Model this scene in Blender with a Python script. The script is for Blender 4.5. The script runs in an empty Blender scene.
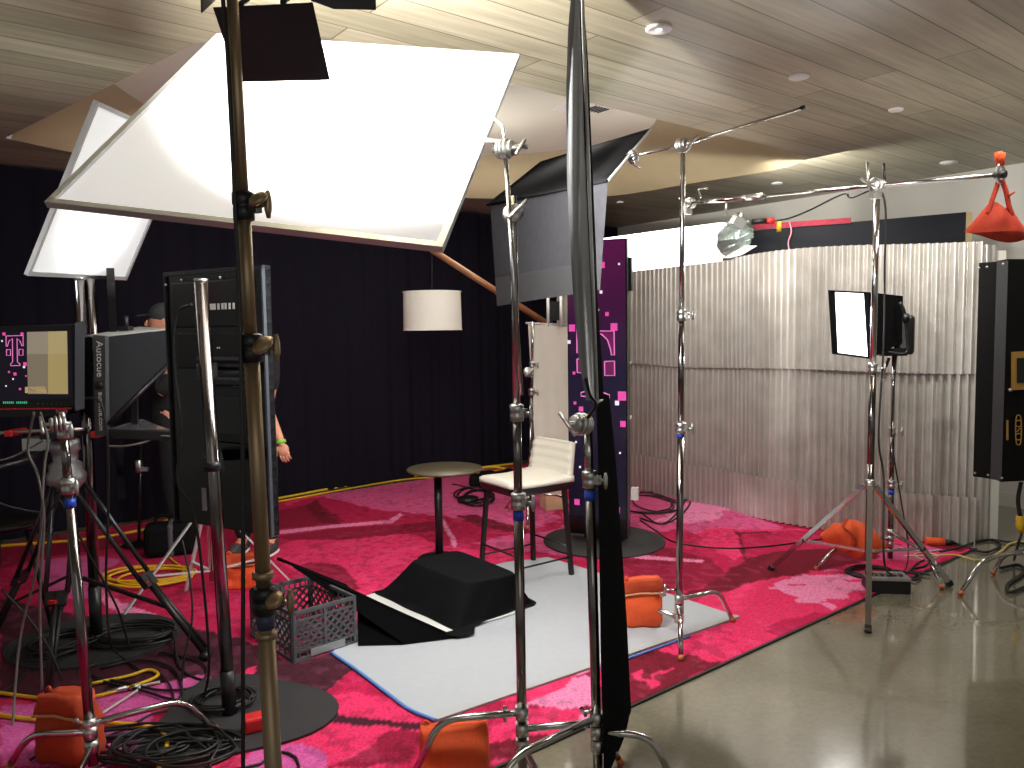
import bpy, bmesh, math, random
import numpy as np
from mathutils import Vector, Matrix, Euler, noise

random.seed(7)
S = bpy.context.scene
COL = S.collection
V = Vector
PI = math.pi

# ------------------------------------------------------------------ camera
F = 770.0
H = 1.6
PITCH = math.atan(54.0 / F)
ROLL = math.radians(0.8)
Fv = V((0, math.cos(PITCH), -math.sin(PITCH)))
R0 = V((1, 0, 0)); U0 = V((0, math.sin(PITCH), math.cos(PITCH)))
Rv = R0 * math.cos(ROLL) - U0 * math.sin(ROLL)
Uv = R0 * math.sin(ROLL) + U0 * math.cos(ROLL)
CAM = V((0, 0, H))
cd = bpy.data.cameras.new('camera'); cam = bpy.data.objects.new('camera', cd); COL.objects.link(cam)
cd.sensor_width = 36; cd.lens = F / 1024 * 36; cd.clip_start = 0.02; cd.clip_end = 100
mw = Matrix.Identity(4)
for i in range(3):
    mw[i][0] = Rv[i]; mw[i][1] = Uv[i]; mw[i][2] = -Fv[i]; mw[i][3] = CAM[i]
cam.matrix_world = mw
S.camera = cam
S.view_settings.view_transform = 'Standard'
S.view_settings.look = 'None'

def ray(px, py):
    return Rv * ((px - 512) / F) - Uv * ((py - 384) / F) + Fv
def G(px, py, z=0.0):          # where the sight line meets a level surface
    r = ray(px, py); return CAM + r * ((z - H) / r.z)
def P(px, py, y):              # where it meets the upright plane at distance y
    r = ray(px, py); return CAM + r * (y / r.y)
def PL(px, py, o, n):          # where it meets any plane
    r = ray(px, py); return CAM + r * ((o - CAM).dot(n) / r.dot(n))
def para(c, scale_pt, dist):   # four corners of a flat parallelogram; mid of edge scale_pt at distance dist
    r = [np.array(ray(*p)) for p in c]
    A = np.stack([r[0], -r[1], r[2]], 1)
    d = np.linalg.solve(A, r[3])
    pts = [r[0]*d[0], r[1]*d[1], r[2]*d[2], r[3]]
    m = sum(pts[i][1] for i in scale_pt) / len(scale_pt)
    k = dist / m
    return [V(p * k) + CAM for p in pts]

# ------------------------------------------------------------------ materials
def lin(c):
    c = c / 255.0
    return c / 12.92 if c <= 0.04045 else ((c + 0.055) / 1.055) ** 2.4
def rgb(r, g, b): return (lin(r), lin(g), lin(b), 1)
MATS = {}
def mat(name, col, rough=0.5, metal=0.0, nscale=0, namt=0.0, bump=0.0, emit=None, estr=0, sheen=0, coat=0, rvar=0, trans=0, spec=None):
    if name in MATS: return MATS[name]
    m = bpy.data.materials.new(name); m.use_nodes = True
    nt = m.node_tree; b = nt.nodes['Principled BSDF']
    b.inputs['Base Color'].default_value = col
    b.inputs['Roughness'].default_value = rough
    b.inputs['Metallic'].default_value = metal
    if spec is not None: b.inputs['Specular IOR Level'].default_value = spec
    if sheen: b.inputs['Sheen Weight'].default_value = sheen
    if coat: b.inputs['Coat Weight'].default_value = coat
    if trans: b.inputs['Transmission Weight'].default_value = trans
    if emit:
        b.inputs['Emission Color'].default_value = emit; b.inputs['Emission Strength'].default_value = estr
    if nscale:
        tc = nt.nodes.new('ShaderNodeTexCoord'); n = nt.nodes.new('ShaderNodeTexNoise')
        n.inputs['Scale'].default_value = nscale; n.inputs['Detail'].default_value = 4
        nt.links.new(tc.outputs['Object'], n.inputs['Vector'])
        if namt:
            mx = nt.nodes.new('ShaderNodeMix'); mx.data_type = 'RGBA'
            mx.inputs[6].default_value = tuple(c * (1 - namt) for c in col[:3]) + (1,)
            mx.inputs[7].default_value = tuple(min(1, c * (1 + namt)) for c in col[:3]) + (1,)
            nt.links.new(n.outputs['Fac'], mx.inputs[0]); nt.links.new(mx.outputs[2], b.inputs['Base Color'])
        if bump:
            bp = nt.nodes.new('ShaderNodeBump'); bp.inputs['Strength'].default_value = bump; bp.inputs['Distance'].default_value = 0.01
            nt.links.new(n.outputs['Fac'], bp.inputs['Height']); nt.links.new(bp.outputs['Normal'], b.inputs['Normal'])
        if rvar:
            mr = nt.nodes.new('ShaderNodeMapRange'); mr.inputs['To Min'].default_value = max(0, rough - rvar); mr.inputs['To Max'].default_value = rough + rvar
            nt.links.new(n.outputs['Fac'], mr.inputs['Value']); nt.links.new(mr.outputs['Result'], b.inputs['Roughness'])
    MATS[name] = m
    return m

CHROME_SHADE = mat('shaded_chrome', rgb(128, 122, 120), 0.16, 1.0, 6, 0.1)  # the same chrome with dim surroundings put into its colour
CHROME = mat('chrome', rgb(196, 194, 192), 0.14, 1.0, 6, 0.08)
CASTM = mat('cast_alloy', rgb(195, 195, 192), 0.35, 1.0, 30, 0.1)
BRONZE = mat('bronze_tube', rgb(152, 132, 104), 0.42, 0.75, 8, 0.08)
BLACKP = mat('black_plastic', rgb(16, 16, 18), 0.45, 0, 20, 0.2)
BLACKM = mat('black_metal', rgb(30, 30, 32), 0.35, 0.3, 20, 0.2)
CASEB = mat('case_black', rgb(14, 14, 15), 0.6, 0, 20, 0.2, spec=0.15)
PLATE = mat('black_plate', rgb(42, 42, 44), 0.6, 0, 9, 0.25)
GLOSSB = mat('gloss_black', rgb(10, 10, 13), 0.22, 0, 4, 0.2)
DUVET = mat('black_cloth', rgb(26, 26, 27), 1.0, 0, 60, 0.25, 0.15, spec=0.0)
GREYCL = mat('grey_black_cloth', rgb(54, 54, 57), 0.9, 0, 25, 0.2, 0.1, spec=0.0)
SILKLIT = mat('lit_satin_cloth', rgb(128, 130, 132), 0.5, 0.1, 12, 0.25, 0.1)
ORANGE = mat('orange_canvas', rgb(228, 88, 40), 0.8, 0, 40, 0.12, 0.2)
ORANGED = mat('dark_orange_canvas', rgb(176, 62, 26), 0.8, 0, 40, 0.12, 0.2)
REDOR = mat('red_orange_canvas', rgb(186, 58, 34), 0.8, 0, 40, 0.12, 0.2)
WEBB = mat('pale_webbing', rgb(205, 150, 110), 0.8, 0, 60, 0.1)
BLUE = mat('blue_band', rgb(30, 70, 190), 0.5, 0, 10, 0.1)
COPPER = mat('copper_foot', rgb(190, 110, 70), 0.5, 0.2, 10, 0.1)
RED = mat('red_plastic', rgb(205, 35, 40), 0.4, 0, 20, 0.1)
YELLOW = mat('yellow_rubber', rgb(226, 180, 30), 0.5, 0, 20, 0.1)
CABLE = mat('black_rubber', rgb(20, 20, 21), 0.5, 0, 20, 0.2)
GREYCAB = mat('grey_rubber', rgb(110, 108, 104), 0.5, 0, 20, 0.2)
WHITECL = mat('white_muslin', rgb(232, 228, 215), 0.9, 0, 14, 0.05, 0.25)
CREAM = mat('cream_vinyl', rgb(226, 220, 206), 0.55, 0, 40, 0.04, 0.08)
SHADE = mat('cream_lampshade', rgb(226, 221, 210), 0.8, 0, 80, 0.04, 0.05, emit=rgb(226, 221, 210), estr=0.05)
WOOD = mat('brown_wood', rgb(140, 92, 58), 0.5, 0, 8, 0.25)
PALEW = mat('pale_wood', rgb(222, 196, 152), 0.55, 0, 7, 0.12)
OLIVE = mat('olive_table', rgb(92, 84, 66), 0.35, 0.1, 8, 0.1)
GREYPL = mat('grey_crate_plastic', rgb(78, 80, 84), 0.5, 0, 14, 0.2)
SILVER = None
FRAMEG = mat('grey_frame', rgb(190, 192, 194), 0.4, 0.5, 10, 0.1)
GOLD = mat('gold_paint', rgb(196, 152, 74), 0.4, 0.4, 20, 0.1)
WHITEP = mat('white_paint', rgb(235, 235, 232), 0.5, 0, 10, 0.03)
GREYM = mat('grey_strip', rgb(82, 84, 88), 0.4, 0.4, 10, 0.15)
SKIN = mat('skin', rgb(224, 160, 132), 0.55, 0, 30, 0.06)
HAIRM = mat('dark_hair', rgb(38, 28, 22), 0.7, 0, 60, 0.3)
GREEN = mat('lime_band', rgb(140, 225, 60), 0.5, 0, 10, 0.05)
BLKSHIRT = mat('black_shirt', rgb(22, 22, 26), 0.85, 0, 40, 0.2)
CAPM = mat('charcoal_cap', rgb(62, 66, 72), 0.8, 0, 40, 0.15)

# ------------------------------------------------------------------ mesh builder
class MB:
    def __init__(s): s.v = []; s.f = []; s.m = []; s.sm = []
    def add(s, vs, fs, mi=0, smooth=False):
        o = len(s.v); s.v += [V(v) for v in vs]
        for f in fs:
            s.f.append([i + o for i in f]); s.m.append(mi); s.sm.append(smooth)
        return s
    def box(s, c, size, R=None, mi=0):
        c = V(c); hx, hy, hz = [q / 2 for q in size]
        vs = [V((x, y, z)) for x in (-hx, hx) for y in (-hy, hy) for z in (-hz, hz)]
        if R is not None:
            if isinstance(R, (int, float)): R = Matrix.Rotation(R, 3, 'Z')
            vs = [R @ v for v in vs]
        return s.add([c + v for v in vs], [(0, 1, 3, 2), (4, 6, 7, 5), (0, 4, 5, 1), (2, 3, 7, 6), (0, 2, 6, 4), (1, 5, 7, 3)], mi)
    def bar(s, a, b, w, t, up=V((0, 0, 1)), mi=0):   # rectangular bar between two points
        a = V(a); b = V(b); d = (b - a); L = d.length; d.normalize()
        x = d.cross(up)
        if x.length < 1e-4: x = d.cross(V((1, 0, 0)))
        x.normalize(); y = x.cross(d)
        R = Matrix((x, d, y)).transposed()
        return s.box((a + b) / 2, (w, L, t), R, mi)
    def tube(s, pts, r, n=10, caps=True, mi=0, smooth=True):
        pts = [V(p) for p in pts]; k = len(pts)
        rs = r if isinstance(r, (list, tuple)) else [r] * k
        t0 = (pts[1] - pts[0]).normalized()
        a = V((0, 0, 1)) if abs(t0.z) < 0.9 else V((1, 0, 0))
        x = t0.cross(a).normalized()
        vs = []
        for i in range(k):
            if i == 0: t = t0
            elif i == k - 1: t = (pts[-1] - pts[-2]).normalized()
            else:
                t = (pts[i + 1] - pts[i - 1])
                t = t.normalized() if t.length > 1e-9 else t0
            x = x - t * x.dot(t)
            if x.length < 1e-6: x = t.orthogonal()
            x.normalize(); y = t.cross(x)
            for j in range(n):
                an = 2 * PI * j / n
                vs.append(pts[i] + (x * math.cos(an) + y * math.sin(an)) * rs[i])
        fs = []
        for i in range(k - 1):
            for j in range(n):
                fs.append((i * n + j, i * n + (j + 1) % n, (i + 1) * n + (j + 1) % n, (i + 1) * n + j))
        o = len(s.v); s.add(vs, fs, mi, smooth)
        if caps:
            s.f.append([o + j for j in range(n)][::-1]); s.m.append(mi); s.sm.append(False)
            s.f.append([o + (k - 1) * n + j for j in range(n)]); s.m.append(mi); s.sm.append(False)
        return s
    def cyl(s, a, b, r, r2=None, n=16, mi=0):
        return s.tube([a, b], [r, r if r2 is None else r2], n, True, mi)
    def lathe(s, prof, c, axis=V((0, 0, 1)), n=24, mi=0, smooth=True):
        axis = V(axis).normalized(); q = axis.to_track_quat('Z', 'Y'); c = V(c)
        vs = []
        for (r, z) in prof:
            for j in range(n):
                an = 2 * PI * j / n
                vs.append(c + q @ V((r * math.cos(an), r * math.sin(an), z)))
        fs = []
        for i in range(len(prof) - 1):
            for j in range(n):
                fs.append((i * n + j, i * n + (j + 1) % n, (i + 1) * n + (j + 1) % n, (i + 1) * n + j))
        fs.append([j for j in range(n)][::-1]); fs.append([(len(prof) - 1) * n + j for j in range(n)])
        return s.add(vs, fs, mi, smooth)
    def prism(s, poly, off, mi=0):
        poly = [V(p) for p in poly]; off = V(off); n = len(poly)
        vs = poly + [p + off for p in poly]
        fs = [list(range(n))[::-1], list(range(n, 2 * n))] + [(i, (i + 1) % n, n + (i + 1) % n, n + i) for i in range(n)]
        return s.add(vs, fs, mi)
    def poly(s, pts, mi=0): return s.add(pts, [list(range(len(pts)))], mi)
    def grid(s, fn, nu, nv, mi=0, smooth=True):
        vs = [fn(i / nu, j / nv) for j in range(nv + 1) for i in range(nu + 1)]
        w = nu + 1
        return s.add(vs, [(j * w + i, j * w + i + 1, (j + 1) * w + i + 1, (j + 1) * w + i) for j in range(nv) for i in range(nu)], mi, smooth)
    def ball(s, c, r, sc=(1, 1, 1), nu=16, nv=10, mi=0, R=None):
        c = V(c); vs = []
        for j in range(nv + 1):
            th = PI * j / nv
            for i in range(nu):
                ph = 2 * PI * i / nu
                q = V((r * sc[0] * math.sin(th) * math.cos(ph), r * sc[1] * math.sin(th) * math.sin(ph), r * sc[2] * math.cos(th)))
                if R is not None: q = R @ q
                vs.append(c + q)
        fs = [(j * nu + i, (j + 1) * nu + i, (j + 1) * nu + (i + 1) % nu, j * nu + (i + 1) % nu) for j in range(nv) for i in range(nu)]
        return s.add(vs, fs, mi, True)
    def build(s, name, m, parent=None, bevel=0, subd=0, solid=0, autos=False, origin=None):
        me = bpy.data.meshes.new(name)
        if parent is not None: o0 = V(parent['_o'])
        elif origin is not None: o0 = V(origin)
        else:
            xs = [v.x for v in s.v]; ys = [v.y for v in s.v]; zs = [v.z for v in s.v]
            o0 = V(((min(xs) + max(xs)) / 2, (min(ys) + max(ys)) / 2, min(zs)))
        me.from_pydata([tuple(v - o0) for v in s.v], [], s.f)
        ms = m if isinstance(m, (list, tuple)) else [m]
        for q in ms: me.materials.append(q)
        me.polygons.foreach_set('material_index', s.m)
        me.polygons.foreach_set('use_smooth', s.sm)
        bm = bmesh.new(); bm.from_mesh(me)
        bmesh.ops.remove_doubles(bm, verts=bm.verts, dist=1e-5)
        bmesh.ops.recalc_face_normals(bm, faces=bm.faces)
        bm.to_mesh(me); bm.free()
        me.update()
        o = bpy.data.objects.new(name, me); COL.objects.link(o)
        if parent is not None:
            o.parent = parent
            if parent.type == 'MESH': o.location = (0, 0, 0)
        else: o.location = o0
        o['_o'] = tuple(o0)
        if solid:
            md = o.modifiers.new('solid', 'SOLIDIFY'); md.thickness = solid; md.offset = 0
        if bevel:
            md = o.modifiers.new('bevel', 'BEVEL'); md.width = bevel; md.segments = 2; md.limit_method = 'ANGLE'
        if subd:
            md = o.modifiers.new('sub', 'SUBSURF'); md.levels = subd; md.render_levels = subd
            for p in me.polygons: p.use_smooth = True
        return o

def thing(name, label, cat, loc, group=None):
    o = bpy.data.objects.new(name, None); COL.objects.link(o)
    o.empty_display_size = 0.1
    o.location = loc; o['_o'] = tuple(loc)
    return tag(o, label, cat, group)
def tag(o, label, cat, group=None):
    o['label'] = label; o['category'] = cat
    if group: o['group'] = group
    return o
def struct(o): o['kind'] = 'structure'; return o
def lab(o, t): o['label'] = t; return o
def lerp(a, b, t): return a + (b - a) * t
def smooth_path(pts, k=6):       # Catmull-Rom
    pts = [V(p) for p in pts]; q = [pts[0] * 2 - pts[1]] + pts + [pts[-1] * 2 - pts[-2]]
    out = []
    for i in range(1, len(q) - 2):
        p0, p1, p2, p3 = q[i - 1:i + 3]
        for j in range(k):
            t = j / k
            out.append(0.5 * ((2 * p1) + (p2 - p0) * t + (2 * p0 - 5 * p1 + 4 * p2 - p3) * t * t + (3 * p1 - p0 - 3 * p2 + p3) * t ** 3))
    out.append(pts[-1]); return out
def round_rect_bend(a, b, c, k=5, rad=0.06):   # path a-b-c with a rounded corner at b
    a, b, c = V(a), V(b), V(c)
    p = b + (a - b).normalized() * rad; q = b + (c - b).normalized() * rad
    out = [a]
    for i in range(k + 1):
        t = i / k; out.append(p * (1 - t) ** 2 + b * 2 * t * (1 - t) + q * t * t)
    return out + [c]
def text_geo(txt, size, Mx, ext=0.0006):      # writing as geometry, laid out in the XY plane of Mx
    cu = bpy.data.curves.new('t', 'FONT'); cu.body = txt; cu.size = size; cu.extrude = ext
    cu.align_x = 'CENTER'; cu.align_y = 'CENTER'
    ob = bpy.data.objects.new('t', cu); COL.objects.link(ob)
    dg = bpy.context.evaluated_depsgraph_get(); dg.update()
    me = bpy.data.meshes.new_from_object(ob.evaluated_get(dg))
    vs = [Mx @ v.co for v in me.vertices]; fs = [list(p.vertices) for p in me.polygons]
    bpy.data.objects.remove(ob); bpy.data.curves.remove(cu); bpy.data.meshes.remove(me)
    return vs, fs
def basis(o, x, y, z):
    M = Matrix.Identity(4)
    for i in range(3): M[i][0] = x[i]; M[i][1] = y[i]; M[i][2] = z[i]; M[i][3] = o[i]
    return M

UX = V((0.783, 0.622, 0)); VX = V((-0.622, 0.783, 0))
CEIL = 2.95
# ------------------------------------------------------------------ the setting
def concrete():
    m = bpy.data.materials.new('polished_concrete'); m.use_nodes = True
    nt = m.node_tree; b = nt.nodes['Principled BSDF']
    tc = nt.nodes.new('ShaderNodeTexCoord')
    n1 = nt.nodes.new('ShaderNodeTexNoise'); n1.inputs['Scale'].default_value = 1.3; n1.inputs['Detail'].default_value = 6; n1.inputs['Roughness'].default_value = 0.65
    n2 = nt.nodes.new('ShaderNodeTexNoise'); n2.inputs['Scale'].default_value = 40; n2.inputs['Detail'].default_value = 3
    for n in (n1, n2): nt.links.new(tc.outputs['Object'], n.inputs['Vector'])
    cr = nt.nodes.new('ShaderNodeValToRGB')
    cr.color_ramp.elements[0].position = 0.3; cr.color_ramp.elements[0].color = rgb(102, 97, 82)
    cr.color_ramp.elements[1].position = 0.7; cr.color_ramp.elements[1].color = rgb(128, 122, 102)
    nt.links.new(n1.outputs['Fac'], cr.inputs['Fac'])
    mx = nt.nodes.new('ShaderNodeMix'); mx.data_type = 'RGBA'; mx.blend_type = 'OVERLAY'; mx.inputs[0].default_value = 0.25
    nt.links.new(cr.outputs['Color'], mx.inputs[6]); nt.links.new(n2.outputs['Fac'], mx.inputs[7]); nt.links.new(mx.outputs[2], b.inputs['Base Color'])
    mr = nt.nodes.new('ShaderNodeMapRange'); mr.inputs['To Min'].default_value = 0.08; mr.inputs['To Max'].default_value = 0.22
    nt.links.new(n1.outputs['Fac'], mr.inputs['Value']); nt.links.new(mr.outputs['Result'], b.inputs['Roughness'])
    b.inputs['Coat Weight'].default_value = 0.8; b.inputs['Coat Roughness'].default_value = 0.06
    return m

def planks():
    m = bpy.data.materials.new('ceiling_planks'); m.use_nodes = True
    nt = m.node_tree; b = nt.nodes['Principled BSDF']; b.inputs['Roughness'].default_value = 0.45
    tc = nt.nodes.new('ShaderNodeTexCoord'); mp = nt.nodes.new('ShaderNodeMapping')
    mp.vector_type = 'POINT'; mp.inputs['Rotation'].default_value = (0, 0, -math.atan2(UX.y, UX.x))
    nt.links.new(tc.outputs['Object'], mp.inputs['Vector'])
    br = nt.nodes.new('ShaderNodeTexBrick')
    br.inputs['Scale'].default_value = 1.0; br.inputs['Brick Width'].default_value = 2.6; br.inputs['Row Height'].default_value = 0.2
    br.inputs['Mortar Size'].default_value = 0.004; br.inputs['Mortar Smooth'].default_value = 0.2; br.offset = 0.37
    br.inputs['Color1'].default_value = rgb(148, 142, 120); br.inputs['Color2'].default_value = rgb(176, 168, 146); br.inputs['Mortar'].default_value = rgb(95, 84, 68)
    nt.links.new(mp.outputs['Vector'], br.inputs['Vector'])
    m2 = nt.nodes.new('ShaderNodeMapping'); m2.inputs['Scale'].default_value = (0.8, 14, 1); nt.links.new(mp.outputs['Vector'], m2.inputs['Vector'])
    n = nt.nodes.new('ShaderNodeTexNoise'); n.inputs['Scale'].default_value = 2.2; n.inputs['Detail'].default_value = 5; nt.links.new(m2.outputs['Vector'], n.inputs['Vector'])
    mx = nt.nodes.new('ShaderNodeMix'); mx.data_type = 'RGBA'; mx.blend_type = 'OVERLAY'; mx.inputs[0].default_value = 0.45
    nt.links.new(br.outputs['Color'], mx.inputs[6]); nt.links.new(n.outputs['Fac'], mx.inputs[7]); nt.links.new(mx.outputs[2], b.inputs['Base Color'])
    return m

WALLM = mat('white_wall_paint', rgb(206, 203, 194), 0.7, 0, 3, 0.03)
PLASTER = mat('white_plaster', rgb(236, 234, 218), 0.7, 0, 3, 0.03)
COVEM = mat('tan_cove', rgb(186, 172, 138), 0.5, 0, 5, 0.1)
PLANK = planks()

fl = MB(); fl.poly([(-7, -1.5, 0), (7.5, -1.5, 0), (7.5, 12, 0), (-7, 12, 0)])
struct(fl.build('floor', concrete()))

# ceiling with its leaf shaped raised recess
A_ = G(5, 138, CEIL); C_ = G(246, 18, CEIL); B_ = G(811, 157, CEIL)
near = [A_, lerp(A_, C_, .85), lerp(C_, B_, .04), B_]
far = [G(780, 169, CEIL), G(700, 182, CEIL), G(600, 197, CEIL), V((-0.33, 8.0, CEIL)), V((-1.2, 7.75, CEIL)), V((-2.0, 7.2, CEIL)), G(150, 166, CEIL), G(70, 152, CEIL)]
far = smooth_path([B_] + far + [A_], 4)[1:-1]
loop = near + far
bm = bmesh.new()
outer = [bm.verts.new(p) for p in [(-7, -1.5, CEIL), (7.5, -1.5, CEIL), (7.5, 12, CEIL), (-7, 12, CEIL)]]
inner = [bm.verts.new(p) for p in loop]
ed = []
for L in (outer, inner):
    for i in range(len(L)): ed.append(bm.edges.new((L[i], L[(i + 1) % len(L)])))
bmesh.ops.triangle_fill(bm, use_beauty=True, edges=ed)
# throw away the triangles that fill the recess
def inpoly(p, poly):
    c = False; j = len(poly) - 1
    for i in range(len(poly)):
        if (poly[i].y > p.y) != (poly[j].y > p.y) and p.x < (poly[j].x - poly[i].x) * (p.y - poly[i].y) / (poly[j].y - poly[i].y) + poly[i].x: c = not c
        j = i
    return c
kill = [f for f in bm.faces if inpoly(f.calc_center_median(), loop)]
bmesh.ops.delete(bm, geom=kill, context='FACES_ONLY')
me = bpy.data.meshes.new('ceiling'); bm.to_mesh(me); bm.free(); me.materials.append(PLANK)
ceil = bpy.data.objects.new('ceiling', me); COL.objects.link(ceil); struct(ceil)
# recess: upright rim on the near side, sloping tan cove on the far side, plaster above
RZ = 0.32
up = V((0, 0, RZ))
inn = smooth_path([lerp(A_, C_, .36) + up, V((-2.55, 6.2, CEIL + RZ)), V((-1.5, 7.1, CEIL + RZ)), V((-.27, 7.5, CEIL + RZ)), V((.7, 7.2, CEIL + RZ)), V((1.2, 6.4, CEIL + RZ)), lerp(B_, C_, .5) + up], 6)
mb = MB()
nb = [lerp(A_, C_, .36), lerp(A_, C_, .85), lerp(C_, B_, .04), lerp(B_, C_, .5)]
for i in range(len(nb) - 1): mb.poly([nb[i], nb[i + 1], nb[i + 1] + up, nb[i] + up])
struct(mb.build('trim_1', PLASTER))
mb = MB()
mb.poly(inn + [nb[2] + up, nb[1] + up])
struct(mb.build('trim_2', PLASTER))
mb = MB()
fo = [nb[0], A_] + far[::-1] + [B_, nb[3]]
def resample(pts, n):
    L = [0]
    for a, b in zip(pts, pts[1:]): L.append(L[-1] + (b - a).length)
    out = []
    for k in range(n + 1):
        t = L[-1] * k / n; i = 0
        while i < len(L) - 2 and L[i + 1] < t: i += 1
        out.append(lerp(pts[i], pts[i + 1], (t - L[i]) / max(1e-9, L[i + 1] - L[i])))
    return out
ra = resample(fo, 60); rb = resample(inn, 60)
mb.grid(lambda u, v: lerp(ra[round(u * 60)], rb[round(u * 60)], v) + V((0, 0, 0.06 * math.sin(v * PI))), 60, 6)
struct(mb.build('trim_3', COVEM))

# walls behind the drapes and on the right
CN = V((1.4, 10.5, 0)); WL = CN - UX * 10.5; WR = CN + V((0.605, -0.796, 0)) * 8.2
def wall(name, a, b, thick, m, z1=CEIL):
    mb = MB(); mb.prism([a, b, b + V((0, 0, z1)), a + V((0, 0, z1))], thick); return struct(mb.build(name, m))
wall('wall_left', WL, CN, VX * 0.1, mat('grey_wall_paint', rgb(120, 118, 114), 0.8, 0, 3, 0.03))
wall('wall_right', CN, WR, UX * 0.1, WALLM)
mb = MB(); d = V((0.605, -0.796, 0))
mb.prism([CN - UX * .015 + d * .1, WR - UX * .015, WR - UX * .015 + V((0, 0, .12)), CN - UX * .015 + d * .1 + V((0, 0, .12))], UX * 0.012)
struct(mb.build('baseboard_right', WALLM))

# recessed lights and vents of the ceiling
for (px, py, r, lb, white) in [(659, 28, .06, 'bright recessed eyeball downlight nearest the camera', 0), (799, 76, .055, 'flat white disc in the plank ceiling above the thin metal arm', 1),
                        (896, 109, .045, 'small recessed downlight left of the hanging orange bag', 0), (949, 162, .07, 'flat white disc on the ceiling just above the long boom', 1),
                        (777, 183, .05, 'small recessed downlight above the left end of the boom', 0), (620, 202, .04, 'small recessed downlight just right of the tall black flag', 0)]:
    c = G(px, py, CEIL)
    t = thing('ceiling_light', lb, 'light', c)
    MB().lathe([(r * .7, .0), (r, .0), (r, -.008), (r * .9, -.012), (r * .68, -.008)], c, n=28).build('ring', WHITEP, t)
    if white: MB().lathe([(r * .7, -.004), (r * .69, -.012), (.01, -.013)], c, n=24).build('cover', WHITEP, t)
    else: MB().ball(c + V((0, 0, .01)), r * .66, (1, 1, .5)).build('lamp', mat('lamp_glow', rgb(255, 250, 240), .4, emit=(1, .97, .9, 1), estr=2.5, nscale=5), t)
for (px, py, w, lb) in [(565, 107, .12, 'white square air diffuser in the raised plaster recess'), (597, 107, .2, 'slatted air vent in the raised plaster recess')]:
    c = G(px, py, CEIL + RZ) - V((0, 0, .005))
    t = thing('ceiling_vent', lb, 'vent', c)
    a = math.atan2(UX.y, UX.x)
    MB().box(c, (w, .14, .02), a).build('frame', WHITEP, t)
    for k in range(5): MB().box(c + UX * (w * (.16 * k - .32)) - V((0, 0, .012)), (w * .05, .12, .01), a).build('slat', GREYM if w > .15 else WHITEP, t)

# ------------------------------------------------------------------ carpet
E0 = G(975, 549)
def in_poly_np(X, Y, poly):
    c = np.zeros(X.shape, bool); j = len(poly) - 1
    for i in range(len(poly)):
        xi, yi = poly[i].x, poly[i].y; xj, yj = poly[j].x, poly[j].y
        if yi != yj:
            c ^= ((yi > Y) != (yj > Y)) & (X < (xj - xi) * (Y - yi) / (yj - yi) + xi)
        j = i
    return c
def vnoise(X, Y, sc, seed):       # cheap value noise
    rng = np.random.RandomState(seed); T = rng.rand(64, 64)
    x = X * sc; y = Y * sc; xi = np.floor(x).astype(int); yi = np.floor(y).astype(int)
    fx = x - xi; fy = y - yi; fx = fx * fx * (3 - 2 * fx); fy = fy * fy * (3 - 2 * fy)
    g = lambda a, b: T[a % 64, b % 64]
    return (g(xi, yi) * (1 - fx) + g(xi + 1, yi) * fx) * (1 - fy) + (g(xi, yi + 1) * (1 - fx) + g(xi + 1, yi + 1) * fx) * fy
s0, s1, t1, st = -6.6, 0.0, 4.86, 0.016
ns = int((s1 - s0) / st); ntt = int(t1 / st)
ss, tt = np.meshgrid(np.linspace(s0, s1, ns + 1), np.linspace(0, t1, ntt + 1))
X = E0.x + ss * UX.x + tt * VX.x; Y = E0.y + ss * UX.y + tt * VX.y
CR = (184, 32, 76); HOT = (220, 50, 98); WINE = (116, 26, 44); DARK = (68, 30, 42); LPK = (234, 134, 176); PK = (210, 84, 134); MIDW = (142, 26, 56)
base = np.zeros(X.shape + (3,)); base[:] = CR
big = vnoise(X, Y, 1.1, 3)
base[big > .72] = HOT
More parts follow.
